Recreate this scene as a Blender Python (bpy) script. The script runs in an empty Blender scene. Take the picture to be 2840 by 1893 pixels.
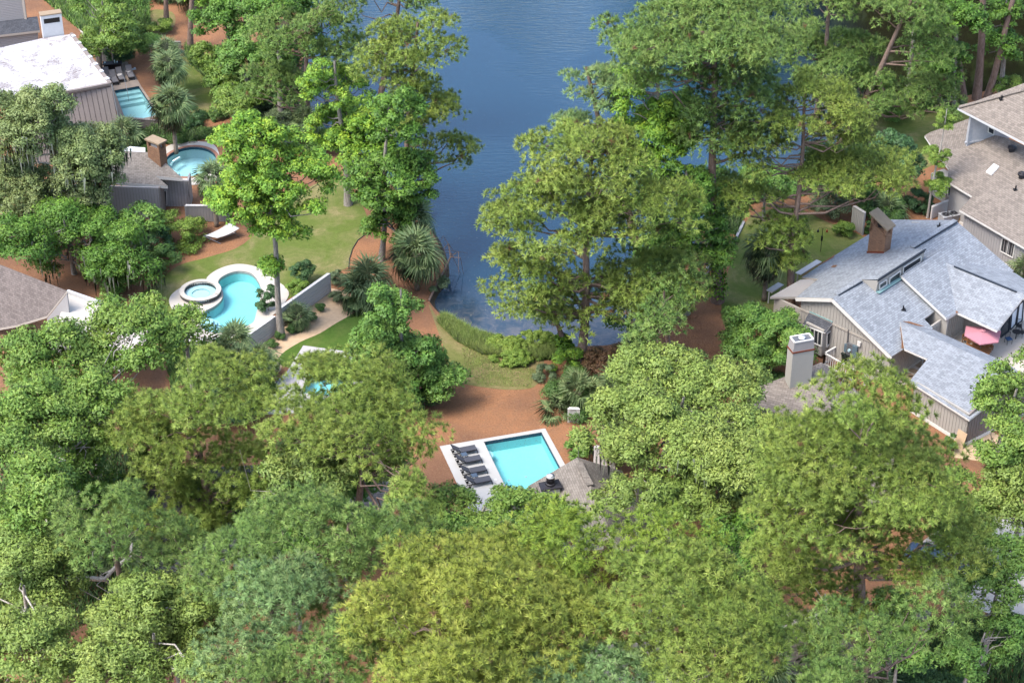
import bpy, math, random
import numpy as np
from mathutils import Vector, Matrix
from mathutils.geometry import tessellate_polygon
R = math.radians
sc = bpy.context.scene
COL = sc.collection

# ---------------------------------------------------------------- camera, sky, sun
PITCH, HGT, FS, CX, CY = 33.0, 90.6, 5522.0, 1420.0, 946.5
cam = bpy.data.cameras.new('camera'); camo = bpy.data.objects.new('camera', cam); COL.objects.link(camo)
camo.location = (0, 0, HGT); camo.rotation_euler = (R(90 - PITCH), 0, 0)
cam.sensor_width = 36; cam.lens = 36 * FS / 2840; cam.clip_start = 1; cam.clip_end = 4000
sc.camera = camo
SUN_EL, SUN_AZ = 58.0, 212.0          # azimuth counted from +X, anticlockwise: the sun stands to the left, a little towards the viewer
w = bpy.data.worlds.new('World'); sc.world = w; w.use_nodes = True
nt = w.node_tree; nt.nodes.clear()
sky = nt.nodes.new('ShaderNodeTexSky'); sky.sky_type = 'NISHITA'; sky.sun_disc = False
sky.sun_elevation = R(SUN_EL); sky.sun_rotation = R(90 - SUN_AZ); sky.air_density = 1.0; sky.dust_density = 2.5; sky.ozone_density = 1.5
bg = nt.nodes.new('ShaderNodeBackground'); bg.inputs[1].default_value = 0.15
wo = nt.nodes.new('ShaderNodeOutputWorld')
nt.links.new(sky.outputs[0], bg.inputs[0]); nt.links.new(bg.outputs[0], wo.inputs[0])
sun = bpy.data.lights.new('sun', 'SUN'); suno = bpy.data.objects.new('sun', sun); COL.objects.link(suno)
sun.energy = 1.25; sun.angle = R(24.0); sun.color = (1.0, 0.95, 0.87)
sd = Vector((math.cos(R(SUN_AZ)) * math.cos(R(SUN_EL)), math.sin(R(SUN_AZ)) * math.cos(R(SUN_EL)), math.sin(R(SUN_EL))))
suno.rotation_euler = sd.to_track_quat('Z', 'Y').to_euler()
sc.view_settings.view_transform = 'Standard'; sc.view_settings.look = 'None'
sc.view_settings.exposure = 1.8; sc.view_settings.gamma = 1; sc.view_settings.use_curve_mapping = False
sc.cycles.max_bounces = 8; sc.cycles.diffuse_bounces = 3; sc.cycles.transparent_max_bounces = 12
sc.cycles.caustics_reflective = False; sc.cycles.caustics_refractive = False

# ---------------------------------------------------------------- surveying helpers: sight lines to world points
th = R(PITCH)
FW = np.array([0, math.cos(th), -math.sin(th)]); UP = np.array([0, math.sin(th), math.cos(th)]); RT = np.array([1., 0, 0])
CAM = np.array([0, 0, HGT])
def ray(sx, sy): return FW * FS + RT * (sx - CX) - UP * (sy - CY)
def P(sx, sy, z=0.0):
    d = ray(sx, sy); return CAM + d * ((z - HGT) / d[2])
def scale_at(p): return FS / ((np.array(p) - CAM) @ FW)
def T(ox, oy, k=3.314): return lambda x, y, z=0.0: P(ox + x / k, oy + y / k, z)
def TS(ox, oy, k=3.314): return lambda x, y: (ox + x / k, oy + y / k)
KD = 2840 / 2352.0
def D(x, y, z=0.0): return P(x * KD, y * KD, z)
def plane3(a, b, c):
    a, b, c = map(np.array, (a, b, c)); n = np.cross(b - a, c - a)
    def f(s):
        d = ray(*s); return CAM + d * (((a - CAM) @ n) / (d @ n))
    return f
def vplane(a, b, off=0.0):      # upright plane over the ground line a-b, moved sideways by off
    a, b = np.array(a, float), np.array(b, float); d = b - a; d[2] = 0; d /= np.linalg.norm(d)
    n = np.array([d[1], -d[0], 0]); a = a + n * off
    def f(s):
        r = ray(*s); return CAM + r * (((a - CAM) @ n) / (r @ n))
    return f
def gxy(p, z=0.0): return np.array([p[0], p[1], z])

# ---------------------------------------------------------------- materials
MATS = {}
def new_mat(name):
    m = bpy.data.materials.new(name); m.use_nodes = True; t = m.node_tree; t.nodes.clear()
    o = t.nodes.new('ShaderNodeOutputMaterial'); MATS[name] = m
    return m, t, o
def N(t, ty, **kw):
    n = t.nodes.new(ty)
    for k, v in kw.items():
        if k.startswith('i_'): n.inputs[k[2:].replace('_', ' ')].default_value = v
        else: setattr(n, k, v)
    return n
def c4(c): return (c[0], c[1], c[2], 1)
def ramp(t, fac, stops):
    r = t.nodes.new('ShaderNodeValToRGB'); e = r.color_ramp.elements
    e[0].position, e[0].color = stops[0][0], c4(stops[0][1]); e[1].position, e[1].color = stops[-1][0], c4(stops[-1][1])
    for p, c in stops[1:-1]:
        x = e.new(p); x.color = c4(c)
    t.links.new(fac, r.inputs[0]); return r.outputs[0]
def mixc(t, f, a, b, bt='MIX'):
    m = t.nodes.new('ShaderNodeMix'); m.data_type = 'RGBA'; m.blend_type = bt
    for s, v in ((0, f), (6, a), (7, b)):
        if isinstance(v, (int, float)): m.inputs[s].default_value = v
        elif isinstance(v, tuple): m.inputs[s].default_value = c4(v)
        else: t.links.new(v, m.inputs[s])
    return m.outputs[2]
def noise(t, scale, detail=3, rough=.6, vec=None, dist=0):
    n = N(t, 'ShaderNodeTexNoise'); n.inputs['Scale'].default_value = scale; n.inputs['Detail'].default_value = detail
    n.inputs['Roughness'].default_value = rough; n.inputs['Distortion'].default_value = dist
    if vec is None:
        g = t.nodes.new('ShaderNodeNewGeometry'); vec = g.outputs['Position']
    t.links.new(vec, n.inputs['Vector']); return n.outputs['Fac']
def bump(t, h, strength=.3, dist=.05):
    b = N(t, 'ShaderNodeBump'); b.inputs['Strength'].default_value = strength; b.inputs['Distance'].default_value = dist
    t.links.new(h, b.inputs['Height']); return b.outputs[0]
def prin(t, o, col, rough=.8, spec=.3, nrm=None, **kw):
    p = t.nodes.new('ShaderNodeBsdfPrincipled')
    if isinstance(col, tuple): p.inputs['Base Color'].default_value = c4(col)
    else: t.links.new(col, p.inputs['Base Color'])
    p.inputs['Roughness'].default_value = rough; p.inputs['Specular IOR Level'].default_value = spec
    for k, v in kw.items(): p.inputs[k.replace('_', ' ')].default_value = v
    if nrm is not None: t.links.new(nrm, p.inputs['Normal'])
    t.links.new(p.outputs[0], o.inputs[0]); return p
def m_plain(name, col, rough=.7, var=.18, scale=2.5, spec=.3, fine=30, k=.72, **kw):
    col = tuple(x * k for x in col)
    m, t, o = new_mat(name)
    n = noise(t, scale, 5, .65); c = mixc(t, n, tuple(x * (1 - var) for x in col), tuple(min(1, x * (1 + var)) for x in col))
    n2 = noise(t, fine, 2, .5); c = mixc(t, n2, c, mixc(t, .5, c, tuple(x * .7 for x in col)))
    prin(t, o, c, rough, spec, bump(t, n2, .15, .02), **kw); return m
def m_leaf(name, dark, mid, light, trans=.25):
    m, t, o = new_mat(name)
    a = N(t, 'ShaderNodeAttribute', attribute_name='tint')
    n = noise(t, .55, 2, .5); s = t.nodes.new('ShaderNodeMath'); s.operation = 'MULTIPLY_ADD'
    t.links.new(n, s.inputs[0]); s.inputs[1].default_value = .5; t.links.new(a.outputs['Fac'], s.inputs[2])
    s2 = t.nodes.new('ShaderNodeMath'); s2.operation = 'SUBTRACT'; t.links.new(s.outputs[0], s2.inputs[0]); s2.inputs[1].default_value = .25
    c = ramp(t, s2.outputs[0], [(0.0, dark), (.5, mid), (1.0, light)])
    gt = N(t, 'ShaderNodeMath', operation='GREATER_THAN'); t.links.new(a.outputs['Fac'], gt.inputs[0]); gt.inputs[1].default_value = 1.5; c = mixc(t, gt.outputs[0], c, (.24, .13, .06))
    nh = noise(t, .22, 2, .5); c = mixc(t, ramp(t, nh, [(.35, (0, 0, 0)), (.7, (.5, .5, .5))]), c, mixc(t, 1.0, c, (.78, 1.0, .95), 'MULTIPLY'))
    p = t.nodes.new('ShaderNodeBsdfPrincipled'); t.links.new(c, p.inputs['Base Color']); p.inputs['Roughness'].default_value = .55
    p.inputs['Specular IOR Level'].default_value = .35
    an = N(t, 'ShaderNodeAttribute', attribute_name='leaf_normal'); t.links.new(an.outputs['Vector'], p.inputs['Normal'])
    tr = t.nodes.new('ShaderNodeBsdfTranslucent'); t.links.new(mixc(t, 1.0, c, (1.0, 1.0, .55), 'MULTIPLY'), tr.inputs[0])
    mx = t.nodes.new('ShaderNodeMixShader'); mx.inputs[0].default_value = trans
    t.links.new(p.outputs[0], mx.inputs[1]); t.links.new(tr.outputs[0], mx.inputs[2]); t.links.new(mx.outputs[0], o.inputs[0]); return m
LG = 1.0
def L3(a, b, c): return tuple(tuple(x * LG for x in k) for k in (a, b, c))
for nm, cols in dict(
    pine_yellow=((.14, .21, .035), (.33, .44, .075), (.54, .61, .14)),
    pine_mid=((.1, .185, .045), (.25, .39, .085), (.43, .54, .15)),
    pine_blue=((.1, .19, .07), (.27, .42, .14), (.48, .6, .24)),
    pine_gold=((.17, .22, .03), (.41, .47, .07), (.64, .64, .14)),
    oak_moss=((.09, .125, .045), (.21, .265, .09), (.34, .39, .16)),
    pine_lime=((.15, .24, .03), (.35, .47, .055), (.56, .65, .11)),
    pine_dark=((.035, .07, .025), (.09, .16, .045), (.16, .24, .07)),
    oak=((.05, .105, .02), (.15, .25, .04), (.3, .38, .075)),
    oak_pale=((.085, .13, .03), (.215, .29, .06), (.37, .43, .1)),
    gum=((.06, .14, .02), (.17, .32, .035), (.46, .56, .055)),
    gum_dark=((.035, .09, .015), (.105, .215, .03), (.22, .35, .045)),
    maple=((.07, .11, .03), (.19, .27, .06), (.34, .37, .10)),
    laurel=((.045, .11, .02), (.13, .25, .045), (.27, .38, .075)),
    dark_shrub=((.025, .06, .025), (.06, .13, .045), (.12, .21, .06)),
    shrub=((.03, .075, .02), (.08, .16, .035), (.16, .245, .06)),
    lime_shrub=((.065, .12, .02), (.18, .28, .04), (.34, .40, .08)),
    grey_shrub=((.065, .09, .05), (.14, .19, .09), (.24, .29, .15)),
    brown_shrub=((.07, .04, .025), (.17, .09, .045), (.20, .17, .07)),
    palm=((.07, .12, .05), (.19, .27, .11), (.38, .43, .2)),
    palm_dead=((.12, .09, .055), (.25, .19, .12), (.36, .29, .18)),
    moss=((.16, .17, .13), (.27, .28, .22), (.38, .38, .31)),
    reed=((.11, .18, .03), (.24, .34, .06), (.38, .42, .13))).items():
    m_leaf(nm, *L3(*cols), trans=.3 if 'pine' in nm else .26)
def m_bark(name, a, b):
    m, t, o = new_mat(name)
    g = t.nodes.new('ShaderNodeNewGeometry'); mp = N(t, 'ShaderNodeMapping'); mp.inputs['Scale'].default_value = (1, 1, .25)
    t.links.new(g.outputs['Position'], mp.inputs[0])
    n = noise(t, 9, 5, .7, mp.outputs[0]); c = ramp(t, n, [(.3, a), (.7, b)])
    prin(t, o, c, .95, .1, bump(t, n, .7, .06)); return m
m_bark('bark_pine', (.10, .065, .05), (.26, .19, .155)); m_bark('bark_grey', (.12, .10, .085), (.36, .33, .29))
m_bark('bark_pale', (.22, .19, .16), (.50, .47, .42)); m_bark('bark_palm', (.12, .09, .07), (.30, .25, .20))
m_plain('ivy_stem', (.12, .09, .05))
# ground: pine straw
m, t, o = new_mat('pine_straw')
g = t.nodes.new('ShaderNodeNewGeometry')
n1 = noise(t, .16, 4, .6); n2 = noise(t, 7, 6, .8); n3 = noise(t, 1.3, 4, .7)
mp = N(t, 'ShaderNodeMapping'); mp.inputs['Scale'].default_value = (14, 3.5, 1); mp.inputs['Rotation'].default_value = (0, 0, .5); t.links.new(g.outputs['Position'], mp.inputs[0])
n4 = noise(t, 1.6, 5, .8, mp.outputs[0], 1.5)
c = ramp(t, n1, [(.38, (.115, .06, .038)), (.58, (.275, .128, .06))])
c = mixc(t, ramp(t, n3, [(.4, (0, 0, 0)), (.75, (.6, .6, .6))]), c, (.17, .10, .065))
c = mixc(t, ramp(t, n4, [(.35, (0, 0, 0)), (.7, (.6, .6, .6))]), c, (.34, .19, .105))
c = mixc(t, ramp(t, n2, [(.35, (.7, .7, .7)), (.55, (0, 0, 0))]), c, (.12, .05, .03))
prin(t, o, c, .95, .1, bump(t, n2, .6, .06))
def m_lawn(name, green, tan, lo, hi):
    green, tan = tuple(x * .78 for x in green), tuple(x * .74 for x in tan)
    m, t, o = new_mat(name)
    n1 = noise(t, .28, 5, .62, None, .6); n2 = noise(t, 11, 5, .8); n3 = noise(t, 2.2, 4, .7)
    c = ramp(t, n1, [(lo, green), ((lo + hi) / 2, tuple((a * .6 + b * .4) for a, b in zip(green, tan))), (hi, tan)])
    c = mixc(t, ramp(t, n3, [(.35, (.5, .5, .5)), (.65, (0, 0, 0))]), c, tuple(x * .62 for x in green))
    c = mixc(t, ramp(t, n2, [(.35, (.55, .55, .55)), (.6, (0, 0, 0))]), c, tuple(x * .5 for x in green))
    prin(t, o, c, .95, .1, bump(t, n2, .5, .04))
m_lawn('lawn_mixed', (.15, .20, .045), (.36, .30, .15), .42, .66)
m_lawn('lawn_green', (.095, .17, .03), (.24, .24, .08), .5, .82)
m_lawn('lawn_tan', (.19, .21, .06), (.36, .27, .14), .36, .58)
m_plain('wood_chips', (.66, .48, .31), .95, .35, 3, .1, 12)
m_plain('deck_concrete', (.58, .57, .545), .8, .05, .8, .2, 18)
m_plain('deck_cream', (.64, .59, .52), .8, .06, .8, .2, 18)
m_plain('deck_pinkish', (.60, .56, .56), .8, .08, .7, .2, 18)
m_plain('deck_tan', (.42, .34, .28), .9, .2, 2, .2, 10)
m_plain('travertine', (.60, .54, .46), .8, .15, 1.5, .2, 9)
m_plain('flagstone', (.40, .30, .20), .9, .35, 1.5, .2, 6)
m_plain('brick_coping', (.40, .20, .14), .9, .3, 6, .2, 14)
m_plain('terracotta', (.32, .15, .10), .9, .25, 1.2, .2, 8)
m_plain('bank_mud', (.11, .085, .055), .9, .3, 1.5, .2, 8)
m_plain('siding_grey', (.47, .455, .45), .8, .06, 1, .2, 12); m_plain('siding_brown', (.31, .265, .24), .85, .22, .9, .2, 6)
m_plain('siding_beige', (.49, .46, .415), .8, .05, 1, .2, 12); m_plain('trim_white', (.66, .64, .60), .6, .07, 2, .3, k=.95)
m_plain('trim_beige', (.52, .47, .41), .7, .07, 2, .3); m_plain('cream_paint', (.50, .48, .425), .8, .07, 2, .2); m_plain('trim_dark', (.035, .045, .06), .6, .1)
m_plain('white_paint', (.70, .71, .72), .7, .1, 2.5, .3, 4); m_plain('weathered_white', (.50, .51, .53), .9, .28, 2.0, .1, 9)
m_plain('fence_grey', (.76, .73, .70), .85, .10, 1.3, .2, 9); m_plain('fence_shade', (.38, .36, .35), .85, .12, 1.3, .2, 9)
m_plain('charcoal', (.035, .033, .04), .5, .1); m_plain('sling', (.085, .09, .11), .8, .08); m_plain('blue_grey', (.09, .13, .19), .5, .1)
m_plain('metal_grey', (.30, .31, .33), .4, .1, Metallic=.6); m_plain('meter_blue', (.13, .19, .23), .5, .1); m_plain('bin_green', (.02, .03, .025), .5, .2)
m_plain('umbrella_pink', (.56, .25, .30), .85, .06, 3, .1, 20); m_plain('wood_orange', (.33, .15, .06), .6, .25); m_plain('cushion_blue', (.04, .10, .22), .8, .1)
m_plain('wicker_grey', (.22, .21, .22), .9, .15); m_plain('wicker_dark', (.03, .022, .022), .7, .2); m_plain('towel', (.62, .58, .55), .95, .1)
m_plain('dark_hole', (.02, .018, .016), .9, .2); m_plain('copper_flash', (.25, .42, .42), .7, .2, 5); m_plain('rust_red', (.22, .06, .03), .8, .2)
m_plain('rope', (.60, .60, .58), .95, .08, 3, .1, 30); m_plain('black_metal', (.015, .015, .017), .45, .1); m_plain('feeder_red', (.40, .09, .03), .6, .2)
m_plain('yellow_plastic', (.75, .45, .05), .5, .1); m_plain('teal_plastic', (.02, .28, .26), .5, .1); m_plain('car_paint', (.05, .09, .17), .3, .1, spec=.6)
m_plain('rubber', (.02, .02, .02), .8, .1); m_plain('planter_wood', (.45, .27, .10), .8, .2); m_plain('bag_metal', (.5, .5, .52), .3, .1, Metallic=.8)
m, t, o = new_mat('window_glass'); prin(t, o, (.03, .035, .04), .08, .8)
m, t, o = new_mat('light_glass'); prin(t, o, (.55, .60, .66), .12, .6)
m, t, o = new_mat('clear_glass'); prin(t, o, (.35, .5, .55), .1, .6)
# shingle roofs, mapped in metres along the slope
def m_shingle(name, a, b, mort, bw=.30, rh=.15, wear=None, off=.5):
    a, b, mort = (tuple(x * kk for x in c) for c, kk in ((a, .74), (b, .54), (mort, .45)))
    m, t, o = new_mat(name)
    uv = N(t, 'ShaderNodeUVMap', uv_map='slope')
    br = N(t, 'ShaderNodeTexBrick'); br.offset = off; br.inputs['Scale'].default_value = 1.0
    br.inputs['Brick Width'].default_value = bw; br.inputs['Row Height'].default_value = rh; br.inputs['Mortar Size'].default_value = .014
    br.inputs['Mortar Smooth'].default_value = .5; br.inputs['Bias'].default_value = -.25
    br.inputs['Color1'].default_value = c4(a); br.inputs['Color2'].default_value = c4(b); br.inputs['Mortar'].default_value = c4(mort)
    t.links.new(uv.outputs[0], br.inputs['Vector'])
    n = noise(t, .5, 5, .7); c = mixc(t, .13, br.outputs['Color'], mixc(t, n, tuple(x * .55 for x in a), tuple(min(1, x * 1.45) for x in a)))
    mp = N(t, 'ShaderNodeMapping'); mp.inputs['Scale'].default_value = (1.6, .22, 1); t.links.new(uv.outputs[0], mp.inputs[0])
    n5 = noise(t, 1.6, 4, .7, mp.outputs[0]); c = mixc(t, ramp(t, n5, [(.5, (0, 0, 0)), (.8, (.45, .45, .45))]), c, wear or tuple(min(1, x * 1.5) for x in a))
    n2 = noise(t, 22, 2, .5); c = mixc(t, mixc(t, n2, (0, 0, 0), (.35, .35, .35)), c, tuple(x * .5 for x in a))
    prin(t, o, c, .9, .15, bump(t, br.outputs['Fac'], -.5, .03)); return m
m_shingle('shingle_blue', (.36, .385, .415), (.25, .27, .30), (.15, .16, .18), .42, .19)
m_shingle('shingle_brown', (.31, .265, .225), (.215, .185, .16), (.11, .09, .075), .40, .21)
m_shingle('shingle_mauve', (.26, .225, .21), (.185, .158, .148), (.10, .08, .08), .36, .19)
m_shingle('shingle_tan', (.32, .285, .25), (.22, .195, .172), (.12, .10, .09), .34, .18)
m_shingle('shingle_dark', (.11, .115, .13), (.08, .085, .10), (.04, .04, .05), .36, .19)
m_shingle('brick_wall', (.36, .19, .105), (.22, .095, .06), (.36, .31, .26), .22, .085)
m_shingle('spa_tile', (.52, .50, .47), (.50, .52, .56), (1.0, .95, .88), .22, .22, off=0)
m_shingle('tile_blue', (.03, .09, .16), (.03, .20, .26), (.20, .28, .30), .16, .15, off=0)
m, t, o = new_mat('roof_membrane')
n = noise(t, .55, 6, .75, None, .5); n2 = noise(t, 5, 6, .85, None, 1); n3 = noise(t, .3, 3, .6)
mm = t.nodes.new('ShaderNodeMath'); mm.operation = 'MULTIPLY'; t.links.new(ramp(t, n, [(.47, (0, 0, 0)), (.57, (1, 1, 1))]), mm.inputs[0]); t.links.new(ramp(t, n2, [(.42, (0, 0, 0)), (.56, (1, 1, 1))]), mm.inputs[1])
c = mixc(t, mm.outputs[0], mixc(t, n3, (.36, .34, .34), (.45, .445, .45)), (.13, .10, .095)); prin(t, o, c, .8, .2)
# waters
m, t, o = new_mat('pond_water')
g = t.nodes.new('ShaderNodeNewGeometry'); sp = t.nodes.new('ShaderNodeSeparateXYZ'); t.links.new(g.outputs['Position'], sp.inputs[0])
mp = N(t, 'ShaderNodeMapping'); mp.inputs['Scale'].default_value = (.35, 1.6, 1); mp.inputs['Rotation'].default_value = (0, 0, -.12); t.links.new(g.outputs['Position'], mp.inputs[0])
rip = noise(t, 1.6, 4, .6, mp.outputs[0], .4); big = noise(t, .03, 3, .5)
# tree reflection put into the colour: dark brown in the right inlet, blue elsewhere
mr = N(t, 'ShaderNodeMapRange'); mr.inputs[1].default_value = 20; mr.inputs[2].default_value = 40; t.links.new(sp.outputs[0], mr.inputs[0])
mb = N(t, 'ShaderNodeMapRange'); mb.inputs[1].default_value = 150; mb.inputs[2].default_value = 141; t.links.new(sp.outputs[1], mb.inputs[0])
nb = noise(t, .8, 6, .8, None, 1.0)
c = mixc(t, big, (.006, .030, .058), (.010, .038, .070))
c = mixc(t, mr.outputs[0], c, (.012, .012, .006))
nf = noise(t, 1.8, 6, .85, None, .5)
mbf = t.nodes.new('ShaderNodeMath'); mbf.operation = 'MULTIPLY'; t.links.new(mb.outputs[0], mbf.inputs[0]); t.links.new(ramp(t, nb, [(.42, (.25, .25, .25)), (.6, (1, 1, 1))]), mbf.inputs[1])
c = mixc(t, mbf.outputs[0], c, (.10, .10, .105))
fl = t.nodes.new('ShaderNodeMath'); fl.operation = 'MULTIPLY'
mb2 = N(t, 'ShaderNodeMapRange'); mb2.inputs[1].default_value = 175; mb2.inputs[2].default_value = 145; mb2.inputs[3].default_value = .25; t.links.new(sp.outputs[1], mb2.inputs[0])
spk = noise(t, 5.5, 2, .5); t.links.new(ramp(t, spk, [(.70, (0, 0, 0)), (.74, (1, 1, 1))]), fl.inputs[0]); t.links.new(mb2.outputs[0], fl.inputs[1])
c = mixc(t, fl.outputs[0], c, (.28, .26, .22))
p = prin(t, o, c, .06, .55, None)
bs = N(t, 'ShaderNodeMapRange'); bs.inputs[1].default_value = 160; bs.inputs[2].default_value = 195; bs.inputs[3].default_value = .05; bs.inputs[4].default_value = .5; t.links.new(sp.outputs[1], bs.inputs[0])
b = N(t, 'ShaderNodeBump'); b.inputs['Distance'].default_value = .2; bm = N(t, 'ShaderNodeMath', operation='MULTIPLY'); t.links.new(bs.outputs[0], bm.inputs[0]); t.links.new(ramp(t, noise(t, .045, 3, .6), [(.42, (.15, .15, .15)), (.58, (1, 1, 1))]), bm.inputs[1]); iv = N(t, 'ShaderNodeMath', operation='SUBTRACT'); iv.inputs[0].default_value = 1.02; t.links.new(mr.outputs[0], iv.inputs[1]); bm2 = N(t, 'ShaderNodeMath', operation='MULTIPLY'); t.links.new(bm.outputs[0], bm2.inputs[0]); t.links.new(iv.outputs[0], bm2.inputs[1]); t.links.new(bm2.outputs[0], b.inputs['Strength']); t.links.new(rip, b.inputs['Height']); t.links.new(b.outputs[0], p.inputs['Normal'])
def m_poolwater(name, tint):
    m, t, o = new_mat(name)
    tr = t.nodes.new('ShaderNodeBsdfTransparent'); tr.inputs[0].default_value = c4(tint)
    gl = t.nodes.new('ShaderNodeBsdfGlossy'); gl.inputs['Roughness'].default_value = .05
    fr = N(t, 'ShaderNodeFresnel'); fr.inputs[0].default_value = 1.33
    nn = bump(t, noise(t, 3.2, 3, .5), .12, .1); t.links.new(nn, gl.inputs['Normal']); t.links.new(nn, fr.inputs['Normal'])
    mx = t.nodes.new('ShaderNodeMixShader'); t.links.new(fr.outputs[0], mx.inputs[0]); t.links.new(tr.outputs[0], mx.inputs[1]); t.links.new(gl.outputs[0], mx.inputs[2]); t.links.new(mx.outputs[0], o.inputs[0])
m_poolwater('pool_water', (.72, .95, .97)); m_poolwater('spa_water', (.78, .94, .95)); m_poolwater('dark_pool_water', (.25, .45, .55))
m_plain('pool_plaster', (.80, .93, .95), .8, .05, 1.2, .2, 5); m_plain('plaster_teal', (.50, .93, .95), .8, .08, 1.2, .2, 5); m_plain('plaster_dark', (.10, .13, .18), .8, .08, 1.2, .2, 5)

# ---------------------------------------------------------------- object helpers
def props(o, label=None, cat=None, group=None, kind=None):
    for k, v in (('label', label), ('category', cat), ('group', group), ('kind', kind)):
        if v: o[k] = v
    return o
def thing(name, label, cat, loc=(0, 0, 0), rz=0, group=None):
    o = bpy.data.objects.new(name, None); COL.objects.link(o); o.location = Vector([float(x) for x in loc]); o.rotation_euler = (0, 0, rz)
    o.empty_display_size = .3
    return props(o, label, cat, group)
def rootloc(o):
    while o.parent: o = o.parent
    return np.array(o.location) if not o.get('local') else np.zeros(3)
class MB:
    def __init__(s): s.v = []; s.f = []; s.uv = {}; s.mi = []
    def add(s, vs, fs, mi=0):
        n = len(s.v); s.v += [tuple(float(c) for c in p) for p in vs]; s.f += [tuple(i + n for i in f) for f in fs]; s.mi += [mi] * len(fs); return s
    def frame_box(s, o, ax, ay, az, mi=0):      # corner o, three edge vectors
        o, ax, ay, az = map(np.array, (o, ax, ay, az))
        vs = [o, o + ax, o + ax + ay, o + ay, o + az, o + ax + az, o + ax + ay + az, o + ay + az]
        return s.add(vs, [(0, 3, 2, 1), (4, 5, 6, 7), (0, 1, 5, 4), (1, 2, 6, 5), (2, 3, 7, 6), (3, 0, 4, 7)], mi)
    def box(s, c, d, rz=0, mi=0):
        ca, sa = math.cos(rz), math.sin(rz); ax = np.array([ca, sa, 0]) * d[0]; ay = np.array([-sa, ca, 0]) * d[1]; az = np.array([0, 0, d[2]])
        return s.frame_box(np.array(c, float) - (ax + ay + az) / 2, ax, ay, az, mi)
    def beam(s, a, b, w, h, mi=0):
        a, b = np.array(a, float), np.array(b, float); d = b - a
        side = np.cross(d, [0, 0, 1]); 
        if np.linalg.norm(side) < 1e-6: side = np.array([1., 0, 0])
        side /= np.linalg.norm(side); upv = np.cross(side, d); upv /= np.linalg.norm(upv)
        return s.frame_box(a - side * w / 2 - upv * h / 2, d, side * w, upv * h, mi)
    def tube(s, pts, rad, n=6, cap=True, mi=0):
        pts = [np.array(p, float) for p in pts]; rings = []; base = len(s.v)
        for i, p in enumerate(pts):
            d = pts[min(i + 1, len(pts) - 1)] - pts[max(i - 1, 0)]; d = d / (np.linalg.norm(d) + 1e-9)
            a = np.cross(d, [0.31, .95, .1]); a /= np.linalg.norm(a); b2 = np.cross(d, a); r = rad[i] if hasattr(rad, '__len__') else rad
            for k in range(n):
                an = 2 * math.pi * k / n; s.v.append(tuple(p + (a * math.cos(an) + b2 * math.sin(an)) * r))
        for i in range(len(pts) - 1):
            for k in range(n):
                a0 = base + i * n + k; a1 = base + i * n + (k + 1) % n; s.f.append((a0, a1, a1 + n, a0 + n)); s.mi.append(mi)
        if cap:
            s.f.append(tuple(base + k for k in range(n))[::-1]); s.f.append(tuple(base + (len(pts) - 1) * n + k for k in range(n))); s.mi += [mi, mi]
        return s
    def cyl(s, c, r, h, n=16, r2=None, mi=0):
        c = np.array(c, float); return s.tube([c, c + [0, 0, h]], [r, r if r2 is None else r2], n, True, mi)
    def build(s, name, mats, parent=None, smooth=False):
        rl = rootloc(parent) if parent else np.zeros(3)
        me = bpy.data.meshes.new(name); me.from_pydata([tuple(np.array(v) - rl) for v in s.v], [], s.f); me.update()
        mats = mats if isinstance(mats, (list, tuple)) else [mats]
        for m in mats: me.materials.append(MATS[m])
        me.polygons.foreach_set('material_index', s.mi)
        if smooth: me.polygons.foreach_set('use_smooth', [True] * len(me.polygons))
        slope_uv(me)
        o = bpy.data.objects.new(name, me); COL.objects.link(o)
        if parent: o.parent = parent
        return o
def slope_uv(me):
    uv = me.uv_layers.new(name='slope'); co = np.array([v.co for v in me.vertices]); dat = np.zeros((len(me.loops), 2))
    for p in me.polygons:
        n = np.array(p.normal)
        u = np.array([-n[1], n[0], 0.]) if abs(n[2]) < .999 else np.array([1., 0, 0]); u /= np.linalg.norm(u); v = np.cross(n, u)
        for li in p.loop_indices:
            q = co[me.loops[li].vertex_index]; dat[li] = (q @ u, q @ v)
    uv.data.foreach_set('uv', dat.ravel())
def copy_tree(o, parent=None):
    c = o.copy(); COL.objects.link(c); c.parent = parent
    for ch in list(o.children): copy_tree(ch, c)
    return c
def tess(loops):
    vl = [[Vector((float(p[0]), float(p[1]), 0)) for p in L] for L in loops]; return tessellate_polygon(vl)
def sheet(name, loops, z, mat, label=None, cat=None, parent=None, kind='structure', bottom=None):
    """flat sheet with holes; bottom gives it a rim going down to that height"""
    mb = MB(); flat = [p for L in loops for p in L]; tr = tess(loops)
    mb.add([(p[0], p[1], z) for p in flat], [])
    for f in tr:
        a, b, c = (np.array(flat[i][:2]) for i in f)
        mb.f.append(tuple(f) if np.cross(b - a, c - a) > 0 else tuple(f)[::-1]); mb.mi.append(0)
    if bottom is not None:
        for L in loops:
            n = len(L); mb.add([(p[0], p[1], z) for p in L] + [(p[0], p[1], bottom) for p in L], [(i, (i + 1) % n, n + (i + 1) % n, n + i) for i in range(n)])
    o = mb.build(name, mat, parent)
    if kind: o['kind'] = kind
    return props(o, label, cat)
def smooth_loop(pts, k=6):
    pts = [np.array(p, float) for p in pts]; n = len(pts); out = []
    for i in range(n):
        p0, p1, p2, p3 = pts[i - 1], pts[i], pts[(i + 1) % n], pts[(i + 2) % n]
        for j in range(k):
            u = j / k; out.append(.5 * ((2 * p1) + (-p0 + p2) * u + (2 * p0 - 5 * p1 + 4 * p2 - p3) * u * u + (-p0 + 3 * p1 - 3 * p2 + p3) * u ** 3))
    return out
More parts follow.
